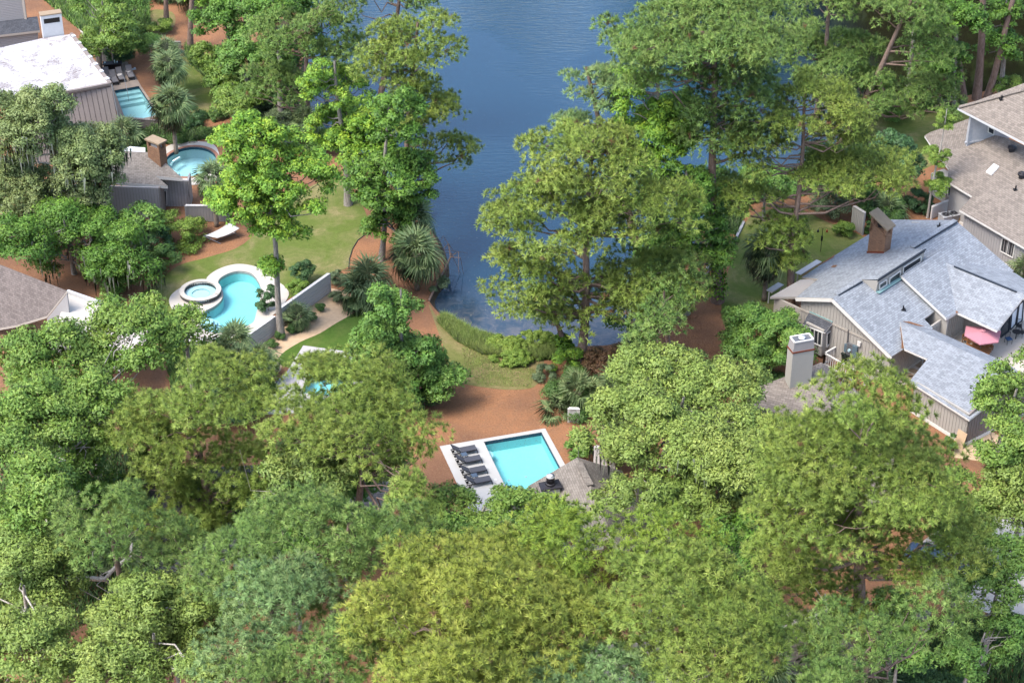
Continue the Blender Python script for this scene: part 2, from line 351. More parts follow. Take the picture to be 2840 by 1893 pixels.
def offset_loop(L, d):      # d > 0 grows a loop
    L = [np.array(p[:2], float) for p in L]; n = len(L); area = sum(np.cross(L[i], L[(i + 1) % n]) for i in range(n)); s = 1 if area > 0 else -1; out = []
    for i in range(n):
        a = L[i] - L[i - 1]; b = L[(i + 1) % n] - L[i]; na = np.array([a[1], -a[0]]) / (np.linalg.norm(a) + 1e-9); nb = np.array([b[1], -b[0]]) / (np.linalg.norm(b) + 1e-9)
        m = na + nb; q = m @ m; m = m * (2 / q) if q > .3 else na
        out.append(np.array([*(L[i] + s * d * m), 0]))
    return out

# ---------------------------------------------------------------- foliage
def tri_mesh(name, V, nper, tint, mat, parent=None, loc=None, nrm=None):
    """V: (n*nper,3) vertices, each nper make one face"""
    V = np.asarray(V, np.float32); nf = len(V) // nper
    if loc is not None: V = V - np.asarray(loc, np.float32)
    me = bpy.data.meshes.new(name); me.vertices.add(len(V)); me.vertices.foreach_set('co', V.ravel())
    me.loops.add(len(V)); me.loops.foreach_set('vertex_index', np.arange(len(V), dtype=np.int32))
    me.polygons.add(nf); me.polygons.foreach_set('loop_start', np.arange(0, len(V), nper, dtype=np.int32)); me.polygons.foreach_set('loop_total', np.full(nf, nper, np.int32))
    a = me.attributes.new('tint', 'FLOAT', 'POINT'); a.data.foreach_set('value', (np.repeat(tint, nper) if len(tint) != len(V) else np.asarray(tint)).astype(np.float32))
    if nrm is None:
        Q = V.reshape(-1, nper, 3); f = unit(np.cross(Q[:, 1] - Q[:, 0], Q[:, 2] - Q[:, 0])); f = f * np.where(f[:, 2:] < 0, -1, 1); nrm = np.repeat(f, nper, 0)
    b = me.attributes.new('leaf_normal', 'FLOAT_VECTOR', 'POINT'); b.data.foreach_set('vector', np.ascontiguousarray(nrm, np.float32).ravel())
    me.materials.append(MATS[mat]); me.update(calc_edges=True)
    o = bpy.data.objects.new(name, me); COL.objects.link(o)
    if parent: o.parent = parent
    return o
def unit(v): return v / (np.linalg.norm(v, axis=-1, keepdims=True) + 1e-9)
def tufts(pos, dirs, tint, rng, nn, ln, wd):
    n = len(pos); ax_ = unit(dirs)[:, None, :]; d = unit(ax_ * .62 + unit(rng.normal(size=(n, nn, 3)))); al = (d * ax_).sum(-1)
    d = d * (ln * rng.uniform(.85, 1.05, (n, nn, 1))) * rng.uniform(.8, 1.15, (n, 1, 1)); side = unit(np.cross(d, rng.normal(size=(n, nn, 3)))) * wd
    b = pos[:, None, :] + d * .08
    V = np.stack([b - side, b + side, b + d], 2).reshape(-1, 3)
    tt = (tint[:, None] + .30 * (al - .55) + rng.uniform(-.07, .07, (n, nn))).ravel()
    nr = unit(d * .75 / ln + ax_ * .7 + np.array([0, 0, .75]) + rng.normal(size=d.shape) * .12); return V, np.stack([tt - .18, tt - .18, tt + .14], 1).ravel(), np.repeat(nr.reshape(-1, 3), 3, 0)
def leaves(pos, nrm, tint, rng, size):
    n = len(pos); nr = unit(unit(nrm) * .9 + unit(rng.normal(size=(n, 3))) * .9); a = unit(np.cross(nr, rng.normal(size=(n, 3)))); b = np.cross(nr, a)
    s = size * rng.uniform(.7, 1.3, (n, 1)); V = np.stack([pos - a * s - b * s * .45, pos - a * s * .2 + b * s * .6, pos + a * s * 1.1 - b * s * .15], 1).reshape(-1, 3)
    return V, tint, np.repeat(unit(unit(nrm) + nr * .45), 3, 0)
def solve_lobe(box, base=None, h=None, dy=0.0):
    """box = x0,y0,x1,y1 in survey units; returns centre, horizontal radius, vertical radius"""
    x0, y0, x1, y1 = [b * KD for b in box]; cx, cy = (x0 + x1) / 2, (y0 + y1) / 2; v = 4.0
    for _ in range(8):
        if base is not None:
            r = ray(cx, cy); C = CAM + r * ((base[1] + dy) / r[1])
        else: C = P(cx, cy, h - v)
        s = scale_at(C); rr = (x1 - x0) / 2 / s; hh = (y1 - y0) / 2 / s
        v = math.sqrt(max(hh * hh - (rr * .85 * math.sin(th)) ** 2, (rr * .32) ** 2)) / math.cos(th)
        v = min(v, rr * 2.6)
    return C, rr, v
def clump_pts(C, r, v, rng, cr, dens, low, flat=1.0, sub=.42):
    """two levels: boughs set over an ellipsoid, leaf clumps set over each bough"""
    ax_ = np.array([r, r * .94, v]); nb = int(np.clip(7 + 1.1 * (r / 1.6) ** 2 * (v / r + .6), 6, 34)); P_, Q_, B_ = [], [], []
    i = np.arange(nb) + .5; ph = np.arccos(1 - 2 * i / nb * (1 - (low + 1) / 2)); az = math.pi * (1 + 5 ** .5) * i + rng.uniform(0, 6)
    bd_ = np.stack([np.cos(az) * np.sin(ph), np.sin(az) * np.sin(ph), np.cos(ph)], 1); bd_ = unit(bd_ + rng.normal(size=bd_.shape) * .22)
    for e in bd_:
        sr = r * rng.uniform(sub * .7, sub * 1.15); c = C + e * ax_ * rng.uniform(.45, .76); sv = sr * flat * min(1.2, max(.6, v / r))
        c = c + e * np.array([max(0., .16 * r)] * 2 + [0.]) * rng.choice([0, 0, 1])
        n = max(3, int(dens * 2.5 * (sr / cr) ** 2)); d = unit(rng.normal(size=(n, 3)) + e * .55 + np.array([0, 0, .35]))
        P_.append(c + d * np.array([sr, sr, sv]) * rng.uniform(.62, 1.03, (n, 1))); Q_.append(unit(d * .7 + e * .6)); B_.append(np.repeat(c[None], n, 0))
    return np.concatenate(P_), np.concatenate(Q_), np.concatenate(B_)
def limb(mb, a, b, r0, rng, n=3, k=5):
    a, b = np.array(a), np.array(b); L = np.linalg.norm(b - a); pts = []; 
    for i in range(k):
        u = i / (k - 1); pts.append(a + (b - a) * u + np.array([0, 0, L * .10 * math.sin(math.pi * u) * -1]) + rng.normal(size=3) * L * .035 * (0 < i < k - 1) * 1.8)
    mb.tube(pts, [r0 * (1 - .8 * i / (k - 1)) for i in range(k)], n, False)
NT = [0]; TREE_TRIS = [0]
SEED = [100]
def tree(kind, label, cat, boxes, base=None, h=None, mat='oak', bark='bark_grey', cr=None, dens=1.0, leaf=.16, per=None, low=-.35,
         trunk=None, group=None, dy=None, name=None, limbs=.7, moss=0, ivy=None, lean=(0, 0), mat2=None, bare=0):
    SEED[0] += 1; rng = np.random.default_rng(SEED[0])
    g0 = D(*base) if base else None
    lob = [solve_lobe(b, g0, h, (dy or [0] * 9)[i]) for i, b in enumerate(boxes)]
    if g0 is None: g0 = gxy(lob[0][0] + np.array([lean[0], lean[1], 0]))
    top = max(C[2] + v for C, r, v in lob); C0 = np.mean([l[0] for l in lob], 0)
    root = thing(name or {'pine': 'pine_tree', 'broad': 'broadleaf_tree', 'shrub': 'shrub'}[kind], label, cat, g0, 0, group)
    big = max(r for C, r, v in lob)
    cr = (cr or 1.25) * .78 if kind == 'pine' else (cr or 1.3) * .62 if kind == 'broad' else (cr or min(.5, max(.2, big * .28)))
    tm = MB(); H = top
    tr = trunk or (.020 * H + .06 if kind != 'shrub' else .05)
    axis_top = np.array([C0[0], C0[1], min(top - cr, lob[0][0][2] + lob[0][2] * .75)])
    if kind == 'shrub': axis_top = C0
    def ax(u):
        q = g0 + (axis_top - g0) * u; wv = math.sin(u * 5 + SEED[0]) * .012 * H * (u * (1 - u) * 4); return q + np.array([wv, wv * .5, 0])
    nseg = 9 if kind != 'shrub' else 3
    tm.tube([ax(i / nseg) for i in range(nseg + 1)], [tr * (1.25 if i == 0 else 1) * (1 - .72 * i / nseg) for i in range(nseg + 1)], 8 if kind != 'shrub' else 4, False)
    VV, TT, RR = [], [], []; MV = []
    for (C, r, v) in lob:
        cp, d, bb = clump_pts(C, r, v, rng, cr, dens, low, .55 if kind == 'pine' else .85, .46 if kind == 'pine' else .42)
        last = None
        for c, dd, bc in zip(cp, d, bb):
            if kind != 'shrub' and (last is None or not np.allclose(last, bc)):
                last = bc
                if rng.random() < .15 + .55 * limbs:
                    hz = np.linalg.norm((bc - C0)[:2]); z0 = bc[2] - hz * rng.uniform(.1, .55); u = np.clip((z0 - g0[2]) / (axis_top[2] - g0[2]), .25, .97)
                    limb(tm, ax(u), bc + np.array([0, 0, -.1 * cr]), tr * .34 * (1.2 - u) + .045, rng, 4)
            if kind != 'shrub' and rng.random() < limbs * .5: limb(tm, bc, c, .045, rng, 3, 4)
            if c[2] < .15 or (dd[1] > .35 and dd[2] < -.05): continue
            ct = rng.uniform(.25, .75)
            if rng.random() < bare: continue
            if kind == 'pine':
                rc = cr * rng.uniform(.7, 1.2); npt = max(4, int((per or 12) * rng.uniform(.8, 1.2) * (rc / cr) ** 2)); i = np.arange(npt) + .5; zz = 1 - 1.25 * i / npt; az = 2.39996 * i + rng.uniform(0, 6)
                e = np.stack([np.cos(az) * np.sqrt(1 - zz * zz), np.sin(az) * np.sqrt(1 - zz * zz), zz], 1); e = unit(e + rng.normal(size=e.shape) * .16)
                pos = c + e * np.array([1.0, 1.0, .6]) * rc * rng.uniform(.72, 1.08, (npt, 1))
                dr = e * .8 + dd * .3 + np.array([0, 0, .55]); ti = ct * .6 - .05 + rng.uniform(.0, .5, npt)
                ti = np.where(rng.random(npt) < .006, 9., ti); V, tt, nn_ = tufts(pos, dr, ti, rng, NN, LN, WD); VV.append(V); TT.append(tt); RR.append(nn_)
            else:
                npt = int((per or 150) * (.84 if kind == 'broad' else .8) * rng.uniform(.7, 1.3)); e = unit(rng.normal(size=(npt, 3))); e[:, 2] = np.where(e[:, 2] < -.3, -e[:, 2], e[:, 2])
                pos = c + e * np.array([1.15, 1.15, .8]) * cr * (rng.uniform(.15, 1.0, (npt, 1)) ** .5) * rng.uniform(.85, 1.15, (npt, 1))
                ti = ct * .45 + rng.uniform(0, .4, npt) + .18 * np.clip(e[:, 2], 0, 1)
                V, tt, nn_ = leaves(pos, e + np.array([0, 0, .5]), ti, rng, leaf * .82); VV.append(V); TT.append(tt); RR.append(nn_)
            if moss and dd[2] < .25 and rng.random() < moss:
                for _ in range(10):
                    a = c + rng.normal(size=3) * cr * .5; L = rng.uniform(.5, 1.7); wv = rng.uniform(.04, .1)
                    MV += [a + [-wv, 0, 0], a + [wv, 0, 0], a + [rng.normal() * .08, rng.normal() * .08, -L]]
    V = np.concatenate(VV); RR = np.concatenate(RR); TT = np.concatenate(TT); TT = np.where(TT > 5, 2, np.clip(TT, 0, 1)); npv = 3
    keep = np.repeat(V.reshape(-1, npv, 3)[:, :, 2].min(1) > .03, npv); V = V[keep]; RR = RR[keep]; TT = TT[keep] if kind == 'pine' else TT[keep[::3]]
    nf = len(V) // npv; TREE_TRIS[0] += nf; NT[0] += 1
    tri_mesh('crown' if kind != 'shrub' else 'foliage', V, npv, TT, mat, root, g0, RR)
    tm.build('trunk' if kind != 'shrub' else 'stem', bark, root, True)
    if MV: tri_mesh('spanish_moss', np.array(MV), 3, rng.uniform(0, 1, len(MV) // 3), 'moss', root, g0)['kind'] = 'stuff'
    if ivy:
        n = 1500; u = rng.uniform(*ivy, n) * .9; q = np.array([ax(x) for x in u]); an = rng.uniform(0, 6.28, n); rr = tr * (1 - .6 * u) + rng.uniform(.02, .55, n) * (1 - .5 * (u - ivy[0]) / (ivy[1] - ivy[0]))
        e = np.stack([np.cos(an), np.sin(an), np.zeros(n)], 1); pos = q + e * rr[:, None]
        V, tt, nn_ = leaves(pos, e + [0, 0, .4], rng.uniform(.1, .8, n), rng, .17); tri_mesh('ivy', V, 3, tt, 'gum', root, g0)
    return root
NN, LN, WD = 13, .36, .035

# ---------------------------------------------------------------- palms
def frond_mesh(seed, droop, mat, n=26, L=1.25):
    rng = np.random.default_rng(seed); V = []; mbv = []
    pet = .95; hub = np.array([pet, 0, 0.])
    for a, b in ((0, pet),):
        V += [np.array([a, -.02, 0]), np.array([a, .02, 0]), np.array([b, 0, 0])]
    for i in range(n):
        an = (i / (n - 1) - .5) * 2 * 2.05; ln = L * (1 - .22 * abs(an) / 2.05) * rng.uniform(.88, 1.08); d = np.array([math.cos(an), math.sin(an), .10 * (1 if i % 2 else -1)])
        side = np.array([-d[1], d[0], 0]) * .06; mid = hub + d * ln * .6 + [0, 0, .12 - .2 * droop]; tip = mid + d * ln * .42 + np.array([0, 0, -.22 - .65 * droop]) * ln * rng.uniform(.6, 1.2)
        V += [hub, mid + side, mid - side, mid + side, tip, mid - side]
    V = np.array(V); nf = len(V) // 3
    me_o = tri_mesh('frond', V, 3, rng.uniform(.15, .9, nf), mat); me = me_o.data; bpy.data.objects.remove(me_o); return me
FR = [frond_mesh(1, .2, 'palm'), frond_mesh(2, .6, 'palm'), frond_mesh(3, 1.0, 'palm'), frond_mesh(4, 1.1, 'palm_dead'), frond_mesh(5, .4, 'palm')]
def palm(label, base, h, size=1.0, n=26, dead=4, lean=(0, 0), name='palm_tree', cat='palm tree', seed=0, group=None, skirt=-.75, px=None):
    """base = survey point of the foot"""
    rng = np.random.default_rng(seed + 900); g0 = D(*base) if px is None else px
    root = thing(name, label, cat, g0, 0, group); topp = g0 + np.array([lean[0], lean[1], h])
    if h > .5:
        mb = MB(); K = 10; r = .2 * (.8 + .2 * size)
        mb.tube([g0 + (topp - g0) * i / K for i in range(K + 1)], [r * (1.12 if i % 2 else .95) * (1.25 if i == 0 else 1) for i in range(K + 1)], 8, True); mb.build('trunk', 'bark_palm', root, True)
        mb = MB()
        for k in range(26):
            an = k * 2.4; z = h * (1 - .018 * k); q = g0 + (topp - g0) * (z / h); e = np.array([math.cos(an), math.sin(an), .6]); mb.beam(q + e * .1, q + e * (.38 - .008 * k), .07, .03)
        mb.build('leaf_bases', 'bark_palm', root)
    for k in range(n + dead):
        isd = k >= n; u = k / max(1, n - 1) if not isd else 1.0
        el = 1.35 - u * (1.35 - skirt) if not isd else skirt - .25; az = k * 2.39996 + rng.uniform(-.2, .2)
        me = FR[3] if isd else FR[0] if u < .35 else FR[int(rng.choice([1, 1, 4]))] if u < .7 else FR[2]
        o = bpy.data.objects.new('frond', me); COL.objects.link(o); o.parent = root
        o.location = Vector(topp - g0) + Vector((0, 0, .05)); o.rotation_euler = (rng.uniform(-.4, .4), -el, az); s = size * rng.uniform(.85, 1.12); o.scale = (s, s, s)
    return root

# ---------------------------------------------------------------- ground, pond, lawns
def S(L, z=0, f=D): return [f(x, y, z) for x, y in L]
S0 = S
WZ = -.55
shore = smooth_loop(S([(705, 40), (700, 110), (690, 170), (700, 250), (735, 320), (800, 360), (870, 400), (915, 440), (950, 480), (1000, 545), (1020, 620), (985, 680), (1010, 720), (1060, 760), (1120, 790),
    (1180, 800), (1260, 805), (1330, 795), (1410, 790), (1470, 760), (1530, 700), (1580, 620), (1610, 540), (1640, 470), (1700, 420), (1770, 395), (1850, 380), (1920, 330), (1960, 290), (2050, 262), (2150, 240), (2240, 215), (2330, 195), (2450, 190)]), 3)[:-3]
shore = [p for p in shore] + [gxy((150, 195, 0)), gxy((150, 420, 0)), gxy((-70, 420, 0)), gxy((-70, 240, 0)), D(700, -60)]
# pools
spa_c = T(440, 700, 5.3477)(615, 600); spa_c[2] = 0
Z5 = T(440, 700, 5.3477)
free_pool = smooth_loop([Z5(x, y) for x, y in [(1200, 280), (1050, 310), (920, 380), (885, 450), (925, 530), (958, 610), (930, 710), (830, 800), (700, 870), (610, 950), (595, 1040), (660, 1140), (800, 1190), (1000, 1180), (1200, 1120), (1330, 1080), (1410, 1030), (1450, 900), (1500, 700), (1520, 560), (1470, 420), (1370, 315)]], 4)
free_deck = smooth_loop([Z5(x, y) for x, y in [(1250, 178), (1050, 195), (850, 270), (720, 370), (695, 437), (520, 450), (340, 520), (200, 620), (155, 720), (200, 840), (310, 920), (350, 1050), (340, 1290), (640, 1300), (1000, 1290), (1370, 1190), (1540, 1060), (1790, 850), (1930, 640), (1880, 520), (1750, 420), (1500, 240)]], 4)
free_deck = [p for p in free_deck]
Z6 = T(1180, 1150, 5.3477)
rect_pool = [Z6(865, 405), Z6(1720, 262), Z6(2010, 790), Z6(1880, 1020), Z6(1560, 1165), Z6(1135, 1240), Z6(1103, 1165), Z6(1225, 1145)]
e1 = Z6(1720, 262) - Z6(865, 405); e2 = Z6(1225, 1145) - Z6(865, 405); A6 = Z6(865, 405)
rect_pool = [A6, A6 + e1, A6 + e1 + e2 * 1.02, A6 + e1 * .45 + e2 * 1.02, A6 + e1 * .45 + e2 * 1.12, A6 - e1 * .16 + e2 * 1.12, A6 - e1 * .16 + e2 * 1.0, A6 + e2 * 1.0]
rect_deck = [Z6(210, 470), Z6(1775, 205), Z6(2130, 850), Z6(2000, 1500), Z6(1150, 1650), Z6(640, 1420), Z6(600, 1300)]
T0 = T(0, 0); T1 = T(0, 473)
tl_pool = [T0(1050, 835), T0(1275, 795), T0(1450, 1060), T0(1250, 1108), T0(1150, 1090)]
tl_deck = [T0(900, 590), T0(1170, 570), T0(1300, 800), T0(1480, 1060), T0(1260, 1135), T0(1120, 1120), T0(960, 800)]
rc = D(437, 372); rnd_pool = [rc + np.array([2.5 * math.cos(a), 3.1 * math.sin(a), 0]) for a in np.linspace(0, 2 * math.pi, 37)[:-1]]
rnd_deck = smooth_loop(S0([(368, 350), (400, 330), (440, 325), (490, 332), (505, 365), (500, 410), (450, 425), (390, 420), (366, 385)]), 3)
cor_pool = S([(190, 62), (236, 55), (245, 92), (205, 105)])
cor_deck = S([(176, 60), (250, 48), (262, 102), (215, 118)])
mid_pool = S([(725, 817), (800, 822), (850, 930), (700, 900)]); mid_pool = [T(710, 946)(515, 125), T(710, 946)(860, 150), T(710, 946)(900, 520), T(710, 946)(420, 480)]
mid_deck = [T(710, 946)(435, 42), T(710, 946)(1000, 120), T(710, 946)(1000, 640), T(710, 946)(-60, 680), T(710, 946)(60, 480), T(710, 946)(280, 290)]
holes = [shore, free_pool, rect_pool, tl_pool, rnd_pool, cor_pool, mid_pool]
BIG = [np.array(p) for p in ((-900, 20, 0), (900, 20, 0), (900, 1500, 0), (-900, 1500, 0))]
ground = sheet('ground', [BIG] + holes, 0, 'pine_straw'); ground['label'] = 'orange brown pine straw and mulch ground'
bk = MB(); sh = offset_loop(shore, -.6); n = len(shore)
bk.add(list(shore) + [gxy(p, WZ - .15) for p in sh], [(i, (i + 1) % n, n + (i + 1) % n, n + i) for i in range(n)]); o = bk.build('pond_bank', 'bank_mud'); o['kind'] = 'structure'; 
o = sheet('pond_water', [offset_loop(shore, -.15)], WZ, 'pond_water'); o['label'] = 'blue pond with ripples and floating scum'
def lawn(L, mat, z, k=4, f=D, holes=()):
    o = sheet('lawn', [smooth_loop(S(L, 0, f), k)] + list(holes), z, mat); return o
main_lawn = smooth_loop(S([(480, 590), (560, 560), (640, 480), (720, 425), (790, 415), (845, 500), (838, 535), (815, 560), (803, 590), (801, 612), (760, 632), (738, 650), (640, 700), (590, 770), (500, 790), (400, 790), (318, 720), (318, 680), (360, 650), (410, 610)]), 4)
sheet('lawn', [main_lawn, free_pool], .012, 'lawn_mixed')
lawn([(640, 835), (648, 812), (690, 785), (735, 765), (790, 732), (880, 690), (930, 740), (960, 860), (880, 900), (760, 860), (690, 850)], 'lawn_green', .012)
lawn([(985, 700), (1010, 735), (1060, 760), (1120, 796), (1240, 812), (1236, 880), (1180, 895), (1085, 885), (1040, 870), (1020, 800)], 'lawn_tan', .012)
lawn([(1662, 745), (1665, 650), (1690, 575), (1705, 520), (1750, 485), (1830, 480), (1900, 510), (1990, 550), (1960, 600), (1860, 640), (1790, 700), (1740, 740)], 'lawn_mixed', .012)
lawn([(1960, 290), (2060, 258), (2200, 243), (2240, 260), (2200, 330), (2120, 390), (2010, 400), (1960, 350)], 'lawn_mixed', .012)
lawn([(355, 135), (410, 128), (470, 150), (545, 235), (540, 265), (480, 275), (380, 250), (372, 195)], 'lawn_mixed', .012)
lawn([(345, 25), (395, 28), (400, 60), (360, 95), (300, 120), (290, 80), (330, 60)], 'lawn_tan', .012)
cb = sheet('wood_chip_bed', [smooth_loop(S([(590, 820), (650, 735), (745, 672), (775, 665), (860, 700), (815, 735), (745, 775), (700, 800), (655, 825), (640, 855), (600, 850)]), 4)], .008, 'wood_chips')
# decks, copings and pool shells
def pool(name, label, loop, deck, deckmat, wz, depth, plaster, water, band='tile_blue', dz=.05, copemat=None, cope=.32, extra_holes=(), cat='swimming pool'):
    c0 = np.mean(loop, 0); root = thing(name, label, cat, gxy(c0)); n = len(loop)
    a = sum(np.cross(loop[i][:2], loop[(i + 1) % n][:2]) for i in range(n)); L = loop if a > 0 else loop[::-1]
    mb = MB(); mb.add([gxy(p, dz) for p in L] + [gxy(p, wz - .12) for p in L], [(i, n + i, n + (i + 1) % n, (i + 1) % n) for i in range(n)]); mb.build('tile_band', band, root)
    mb = MB(); mb.add([gxy(p, wz - .12) for p in L] + [gxy(p, -depth) for p in L], [(i, n + i, n + (i + 1) % n, (i + 1) % n) for i in range(n)]); mb.build('side_wall', plaster, root)
    sheet('floor', [L], -depth, plaster, parent=root, kind=None); sheet('water', [L], wz, water, parent=root, kind=None)
    if copemat: sheet('coping', [offset_loop(L, cope), L], dz + .03, copemat, parent=root, kind=None, bottom=-.02)
    if deck is not None: sheet('deck', [deck, L] + list(extra_holes), dz, deckmat, kind='structure', bottom=-.02)
    return root
pF = pool('swimming_pool', 'curvy freeform turquoise pool with a raised round spa at its left side', free_pool, free_deck, 'deck_cream', -.14, 1.05, 'plaster_teal', 'pool_water', 'spa_tile', copemat=None)
for k, rr in enumerate((1.5, 1.15, .8)):
    c = Z5(665, 1010) + np.array([.15, .2, 0]); mb = MB(); mb.cyl(gxy(c, -1.03), 2.6 - rr * -.0 - k * .0 - (.95 - rr) * -1.0 if False else rr * .8, .34 + .24 * k, 24); mb.build('step', 'pool_plaster', pF)
pR = pool('swimming_pool', 'rectangular aqua pool with white concrete deck beside four dark loungers', rect_pool, rect_deck, 'deck_concrete', -.16, 1.05, 'plaster_teal', 'pool_water', 'tile_blue')
mb = MB(); mb.cyl(gxy(Z6(890, 540), -.62), .62, .28, 24); mb.build('corner_seat', 'pool_plaster', pR)
mb = MB(); mb.frame_box(gxy(A6 - e1 * .15 + e2 * 1.005, -1.04), e1 * .59, e2 * .112, (0, 0, .72)); mb.build('step', 'pool_plaster', pR)
for q in ((1240, 655), (1490, 605)): mb = MB(); mb.cyl(gxy(Z6(*q) + np.array([0, -1.3, 0]), -1.05), .12, .03, 12); mb.build('drain_cover', 'white_paint', pR)
mb = MB(); mb.cyl(gxy(Z6(1040, 965), .05), .13, .012, 16); mb.build('skimmer_lid', 'white_paint', pR)
pT = pool('swimming_pool', 'narrow rectangular pool with wide steps beside the white flat-roofed house', tl_pool, tl_deck, 'deck_tan', -.14, 1.2, 'pool_plaster', 'pool_water')
e = T0(1275, 795) - T0(1050, 835); f = T0(1450, 1060) - T0(1275, 795); f /= np.linalg.norm(f)
for k in range(3): mb = MB(); mb.frame_box(gxy(T0(1050, 835) + f * (.02 + k * .65) - e * .1, -1.19), e * 1.15, f * .64, (0, 0, .85 - .25 * k)); mb.build('step', 'pool_plaster', pT)
mb = MB(); h0 = T0(1135, 750); h1 = T0(1178, 885)
mb.tube([gxy(h0, .05), gxy(h0, .85), gxy(h0 + (h1 - h0) * .3, .95), gxy(h0 + (h1 - h0) * .95, .35), gxy(h1, .1), gxy(h1, -.6)], .03, 6); mb.build('handrail', 'bag_metal', pT)
pO = pool('swimming_pool', 'round blue pool with brick coping behind the brick chimney', rnd_pool, rnd_deck, 'deck_cream', -.14, 1.2, 'pool_plaster', 'pool_water', copemat='brick_coping')
mb = MB(); mb.tube([gxy(T0(1570, 1490), -.25), gxy(T0(1590, 1465), -.25), gxy(T0(1650, 1430), -.25)], .16, 8); mb.build('bench', 'pool_plaster', pO)
for k in range(3): mb = MB(); mb.cyl(gxy(T0(1560, 1550), -1.1), 1.1 - .3 * k, .25 + .25 * k, 24); mb.build('step', 'pool_plaster', pO)
pool('swimming_pool', 'teal pool glimpsed under trees in the far top left corner', cor_pool, cor_deck, 'deck_cream', -.14, 1.2, 'plaster_teal', 'pool_water')
pool('swimming_pool', 'pool with dark tile edge half hidden under the olive pine', mid_pool, mid_deck, 'deck_pinkish', -.14, 1.2, 'plaster_teal', 'pool_water', 'plaster_dark')
# spa
sp = thing('spa', 'raised round spa with tiled rim wall and small spillway into the curvy pool', 'hot tub', gxy(spa_c))
def ring(mb, c, r0, r1, z0, z1, n=48, a0=0, a1=2 * math.pi):
    A = np.linspace(a0, a1, n + 1); o_ = [c + np.array([r1 * math.cos(a), r1 * math.sin(a), 0]) for a in A]; i_ = [c + np.array([r0 * math.cos(a), r0 * math.sin(a), 0]) for a in A]
    for k in range(n): mb.add([gxy(i_[k], z0), gxy(o_[k], z0), gxy(o_[k + 1], z0), gxy(i_[k + 1], z0), gxy(i_[k], z1), gxy(o_[k], z1), gxy(o_[k + 1], z1), gxy(i_[k + 1], z1)], [(0, 3, 2, 1), (4, 5, 6, 7), (0, 1, 5, 4), (2, 3, 7, 6)] + ([(3, 0, 4, 7)] if k == n - 1 else []) + ([(1, 2, 6, 5)] if k == 0 else []))
cs = gxy(P(500 + 55.5, 700 + 555 / 5.3477, .5), 0); ro, ri = 1.80, 1.38
mb = MB(); ring(mb, cs, ri + .02, ro - .04, .0, .435); mb.build('rim_wall', 'spa_tile', sp)
mb = MB(); ring(mb, cs, ri - .015, ri + .015, .05, .433); mb.build('inner_wall', 'pool_plaster', sp)
mb = MB(); ring(mb, cs, ri, ro, .44, .52, 44, R(-22), R(318)); mb.build('rim_cap', 'deck_cream', sp)
mb = MB(); ring(mb, cs, .78, ri + .02, .05, .12); mb.build('bench', 'pool_plaster', sp)
mb = MB(); mb.cyl(gxy(cs, .0), ri, .055, 32); mb.build('floor', 'pool_plaster', sp); mb = MB(); ring(mb, cs, .76, .80, .02, .13); mb.build('bench_edge', 'plaster_teal', sp)
sheet('water', [[cs + np.array([ri * math.cos(a), ri * math.sin(a), 0]) for a in np.linspace(0, 2 * math.pi, 49)[:-1]]], .38, 'spa_water', parent=sp, kind=None)
mb = MB(); mb.tube([gxy(Z5(455, 690, .4), .36), gxy(Z5(455, 690, .4), .46), gxy(Z5(455, 690, .4), .52)], [.09, .11, .03], 8); props(mb.build('pool_float', 'yellow_plastic'), 'small yellow float bobbing in the round spa', 'float')

# ---------------------------------------------------------------- building helpers
def roof(name, pts, parent, mat, th=.14, trim='trim_beige'):
    pts = [np.array(p) for p in pts]; n = len(pts); nrm = sum((np.cross(pts[i] - pts[0], pts[(i + 1) % n] - pts[0]) for i in range(1, n - 1)), np.zeros(3))
    if nrm[2] < 0: pts = pts[::-1]
    tr = tess([pts]); mb = MB(); dn = [p - np.array([0, 0, th]) for p in pts]; mb.add(pts + dn, [])
    for f in tr:
        a, b, c = (pts[i][:2] for i in f); q = tuple(f) if np.cross(b - a, c - a) > 0 else tuple(f)[::-1]
        mb.f += [q, tuple(i + n for i in q[::-1])]; mb.mi += [0, 1]
    mb.f += [((i + 1) % n, i, n + i, n + (i + 1) % n) for i in range(n)]; mb.mi += [1] * n
    return mb.build(name, [mat, trim], parent)
def wall(name, a, b, tops, parent, mat, z0=0., th=.16, batten=0, bat_mat=None, inward=1, indiv=None, trim=None):
    """upright wall over ground line a-b; tops = list of world points along its upper edge (a to b)"""
    a, b = gxy(a, z0), gxy(b, z0); d = b - a; L = np.linalg.norm(d); d /= L; nin = np.array([-d[1], d[0], 0]) * inward
    prof = sorted([((np.array(t) - a) @ d, t[2]) for t in tops]); pts = [a] + [a + d * s + np.array([0, 0, z - z0]) for s, z in prof] + [b]
    back = [p + nin * th for p in pts]; n = len(pts); mb = MB(); vl = [[Vector(((p - a) @ d, p[2], 0)) for p in pts]]; tr = tessellate_polygon(vl); mb.add(pts + back, [])
    for f in tr: mb.f += [tuple(f), tuple(i + n for i in f[::-1])]; mb.mi += [0, 0]
    mb.f += [(i, (i + 1) % n, n + (i + 1) % n, n + i) for i in range(n)]; mb.mi += [0] * n
    o = mb.build(name, mat, parent)
    ss = [s for s, z in prof]; zz = [z for s, z in prof]
    if batten:
        m2 = MB(); s = batten * .5
        while s < L:
            zt = float(np.interp(s, ss, zz)) - .06
            if zt > z0 + .2:
                mb_ = MB() if indiv else m2; mb_.frame_box(a + d * (s - .025) - nin * .035, d * .05, nin * .045, (0, 0, zt - z0))
                if indiv: mb_.build(indiv, bat_mat or mat, o)
            s += batten
        if not indiv and m2.f: m2.build('battens', bat_mat or mat, o)['kind'] = 'stuff'
    if trim:
        t = MB(); t.frame_box(a + d * 0 - nin * .06, d * L, nin * .07, (0, 0, .28)); t.build('base_board', trim, o)
    return o
